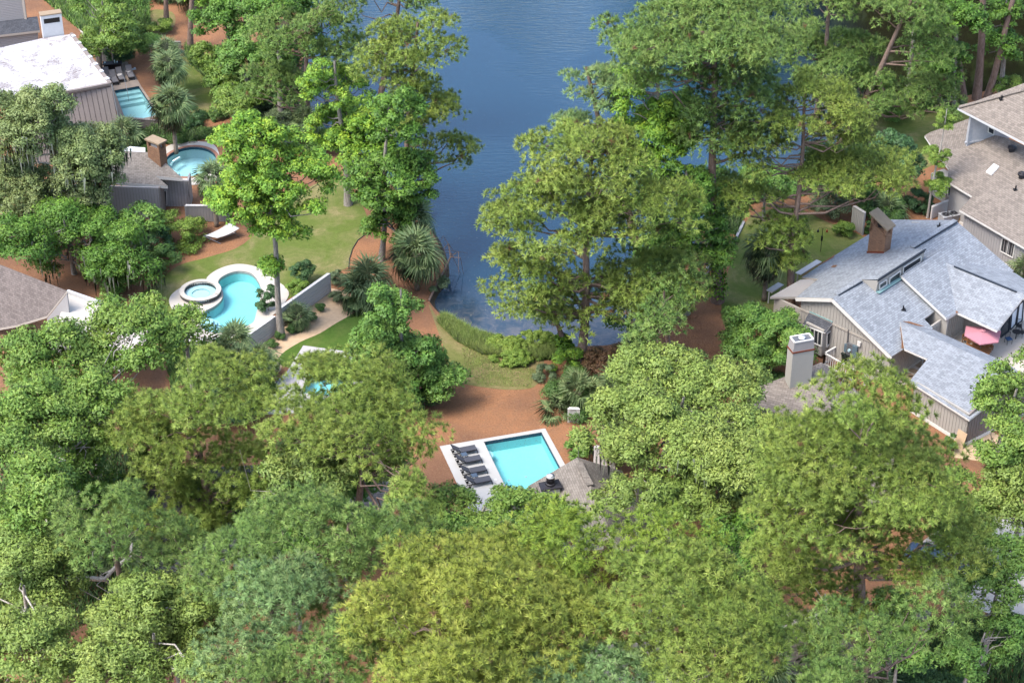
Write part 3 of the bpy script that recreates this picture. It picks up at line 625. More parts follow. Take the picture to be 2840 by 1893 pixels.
def window(parent, f, px, name='window', glass='window_glass', frame='trim_white', th=.08, mull=1, out=None):
    """f maps a survey point to the wall plane, px = four corners TL TR BR BL"""
    q = [f(p) for p in px]; c = sum(q) / 4; nrm = np.cross(q[1] - q[0], q[3] - q[0]); nrm /= np.linalg.norm(nrm)
    if nrm @ (CAM - c) < 0: nrm = -nrm
    mb = MB(); 
    for i in range(4): mb.beam(q[i] + nrm * .05, q[(i + 1) % 4] + nrm * .05, .1, .09)
    for k in range(1, mull): 
        u = k / mull; mb.beam(q[0] * (1 - u) + q[1] * u + nrm * .05, q[3] * (1 - u) + q[2] * u + nrm * .05, .07, .06)
    fr = mb.build(name, frame, parent)
    for k in range(mull):
        u0, u1 = k / mull, (k + 1) / mull; g_ = MB(); t0, t1 = q[0] * (1 - u0) + q[1] * u0, q[0] * (1 - u1) + q[1] * u1; b0, b1 = q[3] * (1 - u0) + q[2] * u0, q[3] * (1 - u1) + q[2] * u1
        g_.add([t0 + nrm * .03, t1 + nrm * .03, b1 + nrm * .03, b0 + nrm * .03], [(0, 1, 2, 3)]); g_.build('pane', glass, fr)
    return fr

# ---------------------------------------------------------------- blue-grey house on the right
s4 = TS(2130, 473); q4 = T(2130, 473); s5 = TS(2130, 820)
h8 = thing('house', 'beige house with large blue-grey shingle roof and tall brick chimney', 'house', gxy(q4(900, 1300)))
Fp, Rp, Lp = q4(590, 1172, 5.8), q4(1722, 455, 5.8), q4(258, 1165, 4.35); Bp = q4(1135, 1708, 3.0)
ud = gxy(Bp - Fp); ud /= np.linalg.norm(ud); wd_ = gxy(Rp - Fp); wd_ /= np.linalg.norm(wd_)
pa = plane3(Fp, Rp, Lp); pb = plane3(Fp, Rp, Bp)
A = [Fp, pa(s4(860, 1000)), pa(s4(1310, 715)), Rp, pa(s4(1130, 450)), pa(s4(935, 580)), pa(s4(620, 775)), pa(s4(310, 980)), pa(s4(462, 995)), Lp]
roof('roof', A, h8, 'shingle_blue', trim='trim_beige')
dormer = [pa(s4(860, 1000)), pa(s4(1015, 1000)), pa(s4(1445, 725)), pa(s4(1310, 715))]
roof('dormer_roof', dormer, h8, 'shingle_blue', .22, 'trim_dark')
up = np.array([0, 0, .55])
Bl = [Fp, pa(s4(860, 1000)), pb(s4(1000, 1120)), pb(s4(1430, 850)), pa(s4(1310, 715)), Rp, pb(s4(2258, 920)), pb(s4(2195, 968)), pb(s4(1900, 1200)), pb(s4(1530, 1290)), pb(s4(1435, 1360)), pb(s4(1515, 1445)), pb(s4(1420, 1560)), pb(s5(1245, 490)), pb(s5(1135, 555)), ]
roof('roof', Bl, h8, 'shingle_blue')
# raised roof over the living room and its cross gable
pbu = plane3(Fp + up, Rp + up, Bp + up)
BU = [pbu(s4(1225, 965)), pbu(s4(1425, 845)), pbu(s4(1560, 720)), pbu(s4(2258, 925)), pbu(s4(2195, 968)), pbu(s4(1635, 845)), pbu(s4(1735, 1300)), pbu(s4(1640, 1355))]
roof('roof', [pbu(s4(1225, 965)), pbu(s4(1630, 700)), pbu(s4(1900, 940)), pbu(s4(1735, 1300)), pbu(s4(1640, 1355))], h8, 'shingle_blue', .25, 'trim_white')
rC0 = pbu(s4(1635, 845)); vC = pbu(s4(1735, 1300))
def atz(s, z): return P(*s, z)
rC1 = atz(s4(2400, 1150), rC0[2]); pc = plane3(rC0, rC1, vC)
roof('roof', [rC0, pc(s4(2400, 1150)), pc(s4(2345, 1170)), pc(s4(2105, 1470)), vC], h8, 'shingle_blue', .2, 'trim_white')
pcb = plane3(rC0, rC1, atz(s4(2300, 1010), rC0[2] - 1.1))
roof('roof', [rC0, pcb(s4(1900, 850)), pcb(s4(2270, 940)), pcb(s4(2500, 1090)), rC1], h8, 'shingle_blue', .2, 'trim_white')
# garage wing
g0_ = pb(s4(1215, 1390)) + np.array([0, 0, .04]); g1_ = atz(s5(2240, 700), g0_[2]); pd_ = plane3(g0_, g1_, atz(s5(1300, 785), 2.9))
roof('roof', [g0_, pd_(s5(1255, 488)), pd_(s5(1465, 580)), pd_(s5(1300, 785)), pd_(s5(1850, 1140)), pd_(s5(1900, 1100)), pd_(s5(2330, 760)), g1_], h8, 'shingle_blue', .16, 'trim_white')
pe_ = plane3(g0_, g1_, atz(s5(1520, 310), g0_[2] - .9))
roof('roof', [g0_, g1_, pe_(s5(2300, 690)), pe_(s5(2180, 610)), pe_(s5(1520, 310))], h8, 'shingle_blue', .16, 'trim_white')
# ridge vents (cap strips)
for a_, b_ in (((625, 1140), (845, 1010)), ((1320, 708), (1720, 462))):
    p0, p1 = pa(s4(*a_)), pa(s4(*b_)); mb = MB(); mb.beam(p0 + [0, 0, .07], p1 + [0, 0, .07], .42, .08); mb.build('ridge_vent', 'shingle_blue', h8)
    mb = MB(); o_ = ud * .24 + np.array([0, 0, .01]); mb.beam(p0 + o_, p1 + o_, .1, .09); mb.build('vent_edge', 'trim_dark', h8)
p0, p1 = pc(s4(1710, 885)), pc(s4(2285, 1120)); mb = MB(); mb.beam(p0 + [0, 0, .06], p1 + [0, 0, .06], .14, .09); mb.build('vent_edge', 'trim_dark', h8)
mb = MB(); mb.beam(dormer[1] + [0, 0, .03] + ud * .03, dormer[2] + [0, 0, .03] + ud * .03, .12, .10); mb.build('drip_edge', 'trim_dark', h8)
# clerestory wall with three windows
cw0, cw1 = pb(s4(990, 1115)), pb(s4(1425, 840)); fcl = vplane(cw0, cw1, 0.03)
wall('clerestory_wall', cw0, cw1, [cw0 + [0, 0, 1.0], cw1 + [0, 0, 1.0]], h8, 'siding_beige', z0=min(cw0[2], cw1[2]) - .1, inward=1)
mb = MB(); mb.add([pa(s4(862, 1003)), dormer[1] - [0, 0, .1], cw0, ], [(0, 1, 2)]); mb.build('dormer_cheek', 'siding_beige', h8)
for px in (((1018, 1042), (1083, 1000), (1085, 1045), (1020, 1090)), ((1112, 990), (1212, 918), (1210, 1000), (1108, 1062)), ((1238, 885), (1400, 785), (1398, 838), (1236, 945))):
    window(h8, fcl, [s4(*p) for p in px], 'clerestory_window')
mb = MB(); mb.beam(cw0 - [0, 0, -.02] + ud * .2, cw1 + ud * .2, .35, .06); mb.build('flashing', 'copper_flash', h8)
# gable wall under the front rake, set in from the roof edge
gw0 = gxy(Lp + wd_ * .35 + ud * .3); gw1 = gxy(Bp + wd_ * .35 - ud * .3); fg = vplane(gw0, gw1)
ftop = Fp + wd_ * .35 - [0, 0, .14]
wall('gable_wall', gw0, gw1, [gw0 + [0, 0, 4.3], ftop, gw1 + [0, 0, 3.05]], h8, 'siding_beige', batten=.31, trim='trim_beige', inward=1)
for a_, b_ in ((Lp, Fp), (Fp, Bp)):
    mb = MB(); mb.beam(a_ - wd_ * .03 - [0, 0, .2], b_ - wd_ * .03 - [0, 0, .2], .05, .26); mb.build('rake_board', 'trim_white', h8)
for a_, b_ in (((300, 1268), (960, 1575)), ):
    mb = MB(); mb.beam(fg(s4(*a_)) - wd_ * .06, fg(s4(*b_)) - wd_ * .06, .05, .16); mb.build('trim_band', 'trim_beige', h8)
eave0 = pa(s4(310, 980)) - pa(s4(462, 995))
wall('side_wall', gw1, gxy(gw1 + wd_ * 12.), [gw1 + [0, 0, 2.9], gxy(gw1 + wd_ * 12., 2.9)], h8, 'siding_beige', batten=.31, trim='trim_beige', inward=1)
wall('back_wall', gxy(Lp + wd_ * .35 + ud * .3), gxy(Lp + wd_ * 14 + ud * .5), [gxy(gw0, 4.1), gxy(Lp + wd_ * 14 + ud * .5, 4.0)], h8, 'siding_beige', inward=-1)
wall('end_wall', gxy(Rp - wd_ * .5 + ud * 8), gxy(Rp - wd_ * .5 - ud * 4), [gxy(Rp - wd_ * .5 + ud * 8, 2.2), gxy(Rp - wd_ * .5, 5.6), gxy(Rp - wd_ * .5 - ud * 4, 4.2)], h8, 'siding_beige', inward=-1)
rw0, rw1 = pbu(s4(1225, 965)), pbu(s4(1640, 1355)); ri_ = wd_ * .25
wall('inner_wall', gxy(rw0 + ri_), gxy(rw1 + ri_), [rw0 + ri_ - [0, 0, .2], rw1 + ri_ - [0, 0, .2]], h8, 'siding_beige', inward=1)
# wall line under raised roof facing the patio court
c0_, c1_ = T(2130, 820)(1545, 330), T(2130, 820)(1660, 300); 
k0 = gxy(c0_, 0); k1 = gxy(k0 - wd_ * 0 + ud * 5.3 + wd_ * 2.2)
yard0 = P(*s5(1650, 295), 0); yard1 = P(*s5(2105, 420), 0); fy = vplane(yard0, yard1)
wall('court_wall', yard0, yard1, [fy(s4(1650, 1345)), fy(s4(1735, 1315)), fy(s4(2110, 1475))], h8, 'siding_beige', batten=.31, trim='trim_beige', inward=1)
yl = P(*s5(1500, 330), 0); fz = vplane(yl, yard0)
wall('court_wall', yl, yard0, [fz(s4(1500, 1240)), fz(s4(1650, 1350))], h8, 'siding_beige', batten=.31, inward=1)
# sun-room glass front at the right
sr0 = P(*s5(2120, 400), 0); sr1 = P(*s5(2420, 180), 0); fs_ = vplane(sr0, sr1)
wall('sunroom_wall', sr0, sr1, [fs_(s4(2120, 1470)), fs_(s4(2420, 1080))], h8, 'trim_white', inward=1)
for px in (((2140, 300), (2225, 170), (2210, 320), (2135, 380)), ((2235, 160), (2295, 90), (2270, 260), (2222, 310)), ((2303, 80), (2345, 40), (2330, 225), (2280, 260))):
    window(h8, fs_, [s5(*p) for p in px], 'sunroom_window', 'light_glass' if px[0][0] > 2200 else 'window_glass', 'trim_dark')
# garage walls
ge0, ge1 = gxy(pd_(s5(1300, 785)) ), gxy(pd_(s5(1850, 1140))); gd = ge1 - ge0; gd /= np.linalg.norm(gd); gn = np.array([gd[1], -gd[0], 0])
w0, w1 = gxy(ge0 - gn * .3 + gd * .3), gxy(ge1 - gn * .3 - gd * .3)
wall('garage_wall', w0, w1, [gxy(w0, 2.95), gxy(w1, 2.95)], h8, 'siding_beige', batten=.31, trim='trim_white', inward=1)
w2 = gxy(w1 - gn * 7); wall('garage_wall', w1, w2, [gxy(w1, 2.9), gxy(w1 - gn * 3.2, 4.3), gxy(w2, 2.9)], h8, 'siding_brown', batten=.31, trim='trim_white', inward=1)
w3 = gxy(w0 - gn * 3.2 ); wall('garage_wall', w3, w0, [gxy(w3, 2.8), gxy(w0, 2.8)], h8, 'siding_beige', inward=1)
# porch posts in the entry court
for px in ((1228, 640), (1262, 655), (1420, 600)): 
    b_ = P(*s5(*px), 0); mb = MB(); mb.box(b_ + [0, 0, 1.45], (.14, .14, 2.9)); mb.build('porch_post', 'trim_white', h8)
p0 = P(*s5(1160, 760), 0); o = sheet('stepping_stones', [S([(1100, 700), (1330, 560), (1480, 640), (1330, 800), (1180, 830)], 0, lambda x, y, z: P(*s5(x, y), z))], .01, 'travertine')
rng0 = random.Random(4)
for k, (x, y) in enumerate(((1290, 730), (1340, 690), (1390, 640), (1250, 775), (1330, 760), (1375, 600), (1230, 740))):
    c = P(*s5(x, y), 0); mb = MB(); nn = 6; a = [c + np.array([math.cos(i * 6.283 / nn + rng0.random() * .5) * .42, math.sin(i * 6.283 / nn) * .38, .015]) for i in range(nn)]
    mb.add([p + [0, 0, .03] for p in a] + a, [tuple(range(nn))] + [(i, nn + i, nn + (i + 1) % nn, (i + 1) % nn) for i in range(nn)]); mb.build('stone', 'flagstone', o)
# bay window box on the gable wall
bd = .85; fb = vplane(gw0, gw1, bd); n_out = -wd_
b0 = fb(s5(350, 400)); b1 = fb(s5(505, 400)); zb, zt = 1.1, 3.0
b0 = gxy(fb(s5(345, 380)) - ud * .1); b1 = gxy(fb(s5(503, 420)))
bay = MB(); bay.frame_box(gxy(b0, zb - .75), gxy(b1 - b0), wd_ * bd, (0, 0, zt - zb + .6)); bayo = bay.build('bay_window', 'siding_beige', h8)
window(bayo, vplane(b0, b1, .02), [s5(362, 275), s5(503, 335), s5(495, 462), s5(352, 400)], 'window_sash', mull=4)
window(bayo, vplane(b1, gxy(b1 + wd_ * bd), .02), [s5(538, 345), s5(580, 315), s5(572, 425), s5(534, 470)], 'side_sash')
bt = plane3(fg(s5(385, 148)), fg(s5(600, 245)), fb(s5(520, 335)))
roof('bay_roof', [bt(s5(378, 148)), bt(s5(600, 245)), bt(s5(525, 338)), bt(s5(320, 262))], bayo, 'shingle_dark', .1, 'trim_white')
mb = MB(); mb.beam(bt(s5(385, 148)) + [0, 0, .05], bt(s5(597, 243)) + [0, 0, .05], .2, .05); mb.build('flashing', 'copper_flash', bayo)
# meters and conduit
for px, z0_, s_, mt in (((728, 475), 0, (.32, .15, .75), 'meter_blue'), ((763, 485), 0, (.55, .2, 1.05), 'metal_grey'), ((806, 505), 0, (.5, .2, 1.1), 'meter_blue'), ((847, 433), 0, (.3, .15, .4), 'trim_white')):
    c = fg(s5(*px)) - wd_ * .15; mb = MB(); mb.box(c, s_, math.atan2(ud[1], ud[0])); mb.build('electric_box', mt, h8)
c = fg(s5(765, 488)) - wd_ * .25; mb = MB(); mb.tube([c, c - wd_ * .12], [.14, .12], 12); mb.build('meter_dial', 'clear_glass', h8)
for a_, b_ in (((745, 305), (735, 440)), ((805, 555), (797, 640)), ((742, 520), (740, 590))): mb = MB(); mb.tube([fg(s5(*a_)) - wd_ * .1, fg(s5(*b_)) - wd_ * .1], .055, 6); mb.build('conduit', 'metal_grey', h8)
# roof litter and vents
for k, (pl_, L) in enumerate(((pa, [(290, 990), (330, 950), (620, 770), (600, 800), (430, 895), (330, 965)]), (pa, [(575, 890), (600, 870), (640, 870), (615, 890)]))):
    mb = MB(); pts = [pl_(s4(x, y)) + [0, 0, .03] for x, y in L]; mb.add(pts, [tuple(range(len(L)))]); mb.build('needle_litter', 'pine_straw', h8)
for pl_, L in ((pb, [(1215, 290), (1235, 300), (1250, 380), (1275, 480), (1225, 490), (1228, 420)]), (pb, [(1235, 238), (1300, 240), (1440, 285), (1380, 280)]), (pc, [(1712, 145), (1740, 142), (1748, 160), (1712, 165)])):
    mb = MB(); pts = [pl_(s5(x, y)) + [0, 0, .05] for x, y in L]; mb.add(pts, [tuple(range(len(L)))]); mb.build('needle_litter', 'pine_straw', h8)
for pl_, px in ((pa, s4(1575, 512)), (pb, s5(1243, 125))):
    c = pl_(px); mb = MB(); mb.cyl(c - [0, 0, .1], .06, .45, 8); mb.box(c, (.4, .4, .06)); mb.build('vent_pipe', 'black_metal', h8)
# brick chimney
def oriented_box(mb, c, u, wv, du, dw, z0, z1, mi=0, z1r=None):
    u = np.array(u); wv = np.array(wv); c = gxy(c); q = [c, c + u * du, c + u * du + wv * dw, c + wv * dw]
    zr = z1 if z1r is None else z1r; tz = [z1, zr, zr, z1]
    mb.add([gxy(p, z0) for p in q] + [gxy(p, z) for p, z in zip(q, tz)], [(0, 3, 2, 1), (4, 5, 6, 7), (0, 1, 5, 4), (1, 2, 6, 5), (2, 3, 7, 6), (3, 0, 4, 7)], mi)
ch0 = pa(s4(912, 755)); ch1 = pa(s4(1065, 757)); cu = gxy(ch1 - ch0); cl = np.linalg.norm(cu); cu /= cl
ch = MB(); oriented_box(ch, ch0, cu, wd_, cl, .95, 3.2, ch0[2] + 3.05, 0, ch0[2] + 2.35); cho = ch.build('chimney', 'brick_wall', h8)
mb = MB(); oriented_box(mb, ch0 + cu * .0 + wd_ * .7, cu, wd_, cl * .95, .6, 3.2, ch0[2] + 3.0); mb = MB()
zt0, zt1 = ch0[2] + 3.75, ch0[2] + 2.95
for uu, ww in ((0, 0), (cl - .25, 0), (0, .7), (cl - .25, .7)): 
    m_ = MB(); oriented_box(m_, ch0 + cu * uu + wd_ * ww, cu, wd_, .25, .25, ch0[2] + 2.2, zt0 - (zt0 - zt1) * (uu / cl) ); m_.build('pier', 'brick_wall', cho)
m_ = MB(); q = [ch0 - cu * .15 - wd_ * .15, ch0 + cu * (cl + .15) - wd_ * .15, ch0 + cu * (cl + .15) + wd_ * 1.1, ch0 - cu * .15 + wd_ * 1.1]
zz = [zt0 + .05, zt1 - .05, zt1 - .05, zt0 + .05]; m_.add([gxy(p, z) for p, z in zip(q, zz)] + [gxy(p, z + .14) for p, z in zip(q, zz)], [(0, 3, 2, 1), (4, 5, 6, 7), (0, 1, 5, 4), (1, 2, 6, 5), (2, 3, 7, 6), (3, 0, 4, 7)]); m_.build('cap_slab', 'flagstone', cho)
m_ = MB(); m_.box(gxy(ch0 + cu * cl * .5 + wd_ * .45, ch0[2] + 2.9), (.6, .4, .3)); m_.build('flue', 'black_metal', cho)
m_ = MB(); m_.beam(ch0 - wd_ * .04 + [0, 0, .05], ch1 - wd_ * .04 + [0, 0, .05], .08, .22); m_.build('flashing', 'rust_red', cho)

# ---------------------------------------------------------------- brown-roofed house at the far right
k2 = TS(2400, 200, 5.3477); kq = T(2400, 200, 5.3477)
h9 = thing('house', 'tall house with mottled brown shingle roofs, skylight and weathered white upper wall', 'house', gxy(P(2760, 560)))
ea, eb = q4(1760, 360, 3.1), q4(2353, 705, 3.1); ed = eb - ea; ed /= np.linalg.norm(ed); ep = np.array([-ed[1], ed[0], 0]); 
rg = P(*k2(2100, 975), 6.2); p9 = plane3(ea, eb, rg)
roof('roof', [p9(k2(1055, 1205)), p9(k2(2100, 975)), p9(s4(2353 + 300, -100)), p9(s4(2900, 1020)), eb, ea, p9(s4(1878, 237)), p9(s4(1648, 98)), p9(s4(1660, -20))], h9, 'shingle_brown', .2, 'trim_white')
r9a, r9b = p9(k2(1055, 1205)), p9(k2(2100, 975)); p9b = plane3(r9a, r9b, atz(k2(1270, 790), 4.6))
roof('roof', [r9a, p9b(k2(880, 940)), p9b(k2(960, 890)), p9b(k2(1260, 790)), p9b(k2(1560, 680)), p9b(k2(1750, 900)), r9b], h9, 'shingle_brown', .2, 'trim_white')
u0, u1 = P(*k2(1370, 545), 8.6), P(*k2(2353, 1045), 8.6)
pu = plane3(u0, u1, P(*k2(2353, 165), 11.5))
roof('upper_roof', [pu(k2(1368, 530)), pu(k2(2353, 165)), pu(k2(2700, 40)), pu(k2(2700, 1220)), pu(k2(2353, 1045))], h9, 'shingle_brown', .22, 'white_paint')
mb = MB(); mb.beam(pu(k2(1385, 525)) + [0, 0, .05], pu(k2(2353, 265)) + [0, 0, .05], .5, .06); mb.build('hip_cap', 'shingle_brown', h9)
wa, wb = P(*k2(1495, 1035), 5.6), P(*k2(2110, 950), 5.6); fw9 = vplane(wa, wb)
wall('upper_wall', wa, wb, [fw9(k2(1555, 665)), fw9(k2(2110, 945))], h9, 'weathered_white', z0=wa[2] - .3, batten=.0, inward=1)
wall('upper_wall', gxy(wa) + ep * 9, gxy(wa), [gxy(wa, 8.4) + ep * 9, gxy(wa, 8.3)], h9, 'weathered_white', z0=4.5, inward=1)
window(h9, fw9, [k2(1822, 805), k2(1908, 850), k2(1898, 930), k2(1815, 885)])
mb = MB(); mb.beam(fw9(k2(1480, 1045)), fw9(k2(2100, 960)), .2, .14); mb.build('base_trim', 'weathered_white', h9)
# lower walls
lw0, lw1 = gxy(ea + ep * .5 + ed * .2), gxy(eb + ep * .5 + ed * 9); f9 = vplane(lw0, lw1)
wall('wall', lw0, lw1, [gxy(lw0, 3.0), gxy(lw1, 3.0)], h9, 'siding_grey', batten=.31, trim='trim_white', inward=1)
window(h9, f9, [s4(2160, 612), s4(2275, 672), s4(2255, 800), s4(2140, 738)], mull=2)
e2a, e2b = p9(s4(1648, 98)), p9(s4(1878, 237)); lw2, lw3 = gxy(e2a + ep * .5), gxy(e2b + ep * .5); f92 = vplane(lw2, lw3)
wall('wall', lw2, lw3, [gxy(lw2, 3.4), gxy(lw3, 3.4)], h9, 'siding_grey', trim='trim_white', inward=1)
b9 = thing('house', 'x', 'x'); bpy.data.objects.remove(b9)
bw = MB(); c0 = P(*s4(1625, 300), 0); bw.frame_box(gxy(c0 + ed * -2.2), ed * 2.2, ep * 1.6, (0, 0, 2.2)); bwo = bw.build('bay_window', 'siding_grey', h9)
window(bwo, vplane(c0 - ed * 2.2, c0, .02), [s4(1550, 135), s4(1620, 175), s4(1618, 235), s4(1548, 190)]); window(bwo, vplane(c0, c0 + ep * 1.6, .02), [s4(1650, 150), s4(1705, 130), s4(1700, 215), s4(1648, 235)])
for px in ((2170, 1165), (2320, 1560)):
    c = p9(k2(*px)); mb = MB(); mb.cyl(c - [0, 0, .1], .28, .4, 16, .26); mb.cyl(c + [0, 0, .28], .42, .16, 20, .38); mb.cyl(c + [0, 0, .44], .36, .1, 20, .1); mb.build('roof_fan', 'charcoal', h9, True)
for pl_, px in ((pu, k2(2018, 405)), (p9, s4(2275, 175))):
    c = pl_(px); mb = MB(); mb.cyl(c - [0, 0, .1], .07, .5, 8); mb.box(c, (.4, .4, .06)); mb.build('vent_pipe', 'black_metal', h9)
sk = [p9(k2(*p)) + np.array([0, 0, .12]) for p in ((1900, 1370), (1985, 1415), (1870, 1535), (1785, 1490))]
mb = MB(); mb.add(sk + [p - [0, 0, .3] for p in sk], [(0, 1, 2, 3), (0, 4, 5, 1), (1, 5, 6, 2), (2, 6, 7, 3), (3, 7, 4, 0)]); so = mb.build('skylight', 'trim_white', h9)
ck = sum(sk) / 4; mb = MB(); mb.add([ck + (p - ck) * .82 + [0, 0, .02] for p in sk], [(0, 1, 2, 3)]); mb.build('pane', 'light_glass', so)

# ---------------------------------------------------------------- white flat roof house, top left
h2 = thing('house', 'flat-roofed house with stained white roof membrane and sloping brown board walls', 'house', gxy(T0(600, 900)))
zr = 6.2; FR_, BR_, LR_ = T0(1015, 772, zr), T0(655, 315, zr), T0(715, 830, zr)
flat = [T0(655, 315, zr), T0(1015, 772, zr), T0(715, 830, zr), T0(70, 940, zr), T0(-300, 560, zr), T0(0, 440, zr), T0(400, 350, zr)]
roof('roof', flat, h2, 'roof_membrane', .25, 'siding_brown')
ef = LR_ - FR_; ef /= np.linalg.norm(ef); nf_ = np.array([-ef[1], ef[0], 0]); nf_ = nf_ if nf_[1] < 0 else -nf_
for nm, a_, b_ in (('parapet', flat[0], flat[1]), ('parapet', flat[1], flat[2]), ('parapet', flat[2], flat[3])):
    mb = MB(); mb.beam(a_ + [0, 0, .05], b_ + [0, 0, .05], .3, .22); mb.build(nm, 'siding_brown', h2)
for k in range(7):
    u = (k + .5) / 7; c = flat[0] * (1 - u) + flat[1] * u + [0, 0, .2]; mb = MB(); mb.box(c, (.34, .5, .1), .6); mb.build('roof_bracket', 'white_paint', h2)
topA, topB = FR_ - [0, 0, .3], T0(70, 940, zr - .3)
Lw = np.linalg.norm(topB - topA); nb_ = int(Lw / .5); dirw = (topB - topA) / Lw; nbt = nf_ * 2.1
batt = MB(); batt.add([topA, topB, gxy(topB + nbt, 0), gxy(topA + nbt, 0)], [(0, 3, 2, 1)]); wallo = batt.build('sloping_wall', 'siding_brown', h2)
for k in range(nb_):
    a_ = topA + dirw * (k * .5 + .02); up_ = a_ + nf_ * .05; dn_ = gxy(a_ + nbt, 0) + nf_ * .05
    mb = MB(); mb.frame_box(dn_, dirw * .44, up_ - dn_, nf_ * .05); mb.build('board', 'siding_brown', wallo)
mb = MB(); mb.add([topA, gxy(topA + nbt, 0), gxy(flat[0], 0), flat[0] - [0, 0, .3]], [(0, 1, 2, 3)]); mb.build('side_wall', 'siding_brown', h2)
mb = MB(); mb.tube([FR_ + nf_ * .1 - dirw * .1, gxy(topA + nbt, 0) + nf_ * .15 - dirw * .15], .07, 6); mb.build('downspout', 'metal_grey', h2)
cq = T0(400, 345, zr); cr_ = T0(590, 318, zr); cuv = cr_ - cq; clen = np.linalg.norm(cuv); cuv /= clen; cwv = np.array([-cuv[1], cuv[0], 0])
mb = MB(); oriented_box(mb, cq, cuv, cwv, clen, .9, zr - .5, zr + 2.3); cho = mb.build('chimney', 'white_paint', h2)
mb = MB(); oriented_box(mb, cq + cuv * .25 - cwv * .02, cuv, cwv, clen - .5, .1, zr + 1.45, zr + 1.95); mb.build('flue_opening', 'dark_hole', cho)
mb = MB(); oriented_box(mb, cq - cuv * .05 - cwv * .05, cuv, cwv, clen + .1, 1.0, zr + 2.3, zr + 2.42); mb.build('cap', 'flagstone', cho)

# ---------------------------------------------------------------- grey lap-sided house, top left corner
h1 = thing('house', 'grey lap-sided house cut by the top left corner behind the white roof', 'house', gxy(T0(100, 100)))
a1, b1_ = T0(-500, 520, 0), T0(350, 420, 0); f1 = vplane(a1, b1_)
wall('wall', a1, b1_, [f1(TS(0, 0)(-500, 330)), f1(TS(0, 0)(350, 265))], h1, 'siding_grey', inward=1)
mb = MB(); zz_ = f1(TS(0, 0)(350, 265))[2]; d1 = (b1_ - a1) / np.linalg.norm(b1_ - a1); n1_ = np.array([d1[1], -d1[0], 0]); L1 = np.linalg.norm(b1_ - a1)
z = .3
while z < zz_ + 7:
    off = n1_ * .0 if z < zz_ - .3 else -n1_ * 1.2
    mb.frame_box(a1 + [0, 0, z] + off, d1 * (L1 - (0 if z < zz_ - .3 else .9)), n1_ * .04, (0, 0, .16)); z += .19
mb.build('lap_siding', 'siding_grey', h1)['kind'] = 'stuff'
wall('upper_wall', a1 - n1_ * 1.2, b1_ - n1_ * 1.2 - d1 * .9, [gxy(a1 - n1_ * 1.2, zz_ + 7), gxy(b1_ - n1_ * 1.2 - d1 * .9, zz_ + 7)], h1, 'siding_grey', z0=zz_ - 1, inward=1)
roof('pent_roof', [gxy(a1 + n1_ * .5, zz_), gxy(b1_ + n1_ * .5 + d1 * .4, zz_), gxy(b1_ - n1_ * 1.2 + d1 * .4, zz_ + .9), gxy(a1 - n1_ * 1.2, zz_ + .9)], h1, 'shingle_dark', .25, 'trim_beige')
mb = MB(); mb.box(gxy(b1_ - n1_ * 1.15 - d1 * .85, zz_ + 4), (.25, .25, 7)); mb.build('corner_board', 'trim_beige', h1)

# ---------------------------------------------------------------- grey house with brick chimney, left
h3 = thing('house', 'grey vertical-sided house with shingle roof and square brick chimney beside the round pool', 'house', gxy(T1(1300, 300)))
ka = TS(0, 473); kz = TS(0, 0); w3a, w3b = T1(1372, 515), T1(1483, 447); f3 = vplane(w3a, w3b)
w3l = gxy(w3a + (w3a - w3b) / np.linalg.norm(w3b - w3a) * 9)
# front wall: eave corner above the right end of the wall
zE = f3(ka(1470, 158))[2]; 
fl_a, fl_b = T1(1120, 130, zE + .35), T1(1470, 158, zE); ff = vplane(fl_a, fl_b)
fdir = gxy(fl_b - fl_a); fdir /= np.linalg.norm(fdir)
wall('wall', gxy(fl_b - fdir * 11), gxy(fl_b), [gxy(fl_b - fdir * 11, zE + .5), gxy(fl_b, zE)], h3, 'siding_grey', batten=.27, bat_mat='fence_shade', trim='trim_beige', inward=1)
bk_ = np.array([-fdir[1], fdir[0], 0])
p3r = plane3(T1(1115, 108, zE + .45), T1(1540, 140, zE + .1), T0(1330, 1395, zE + 1.9))
roof('roof', [p3r(ka(700, 80)), p3r(ka(1118, 110)), p3r(ka(1540, 140)), p3r(ka(1438, 52)), p3r(ka(1678, 72)), p3r(kz(1460, 1440)), p3r(kz(1390, 1400)), p3r(kz(1110, 1388)), p3r(kz(700, 1330))], h3, 'shingle_tan', .3, 'fence_grey')
wall('side_wall', gxy(fl_b), gxy(fl_b + bk_ * 2.2), [gxy(fl_b, zE), gxy(fl_b + bk_ * 2.2, zE + .3)], h3, 'siding_brown', inward=1)
s3a = gxy(fl_b + bk_ * 2.2); wall('wall', s3a, s3a + fdir * 2.3, [gxy(s3a, zE - .3), gxy(s3a + fdir * 2.3, zE - .5)], h3, 'siding_grey', batten=.27, bat_mat='fence_shade', inward=1)
wall('side_wall', s3a + fdir * 2.3, s3a + fdir * 2.3 + bk_ * 1.6, [gxy(s3a + fdir * 2.3, zE - .5), gxy(s3a + fdir * 2.3 + bk_ * 1.6, zE - .5)], h3, 'siding_grey', inward=1)
window(h3, vplane(s3a, s3a + fdir * 2.3, .0), [ka(1472, 200), ka(1530, 175), ka(1535, 310), ka(1480, 325)])
c3 = p3r(kz(1395, 1460)); c3b = p3r(kz(1480, 1540)); c3c = p3r(kz(1555, 1545)); zc = c3[2]
cc = gxy(c3b); u3 = gxy(T0(1548, 1400, zc) - T0(1470, 1440, zc)); u3 /= np.linalg.norm(u3); v3 = np.array([-u3[1], u3[0], 0])
ch3 = MB(); oriented_box(ch3, cc, u3, v3, .85, 1.6, zc - 1.5, zc + 1.3); c3o = ch3.build('chimney', 'brick_wall', h3)
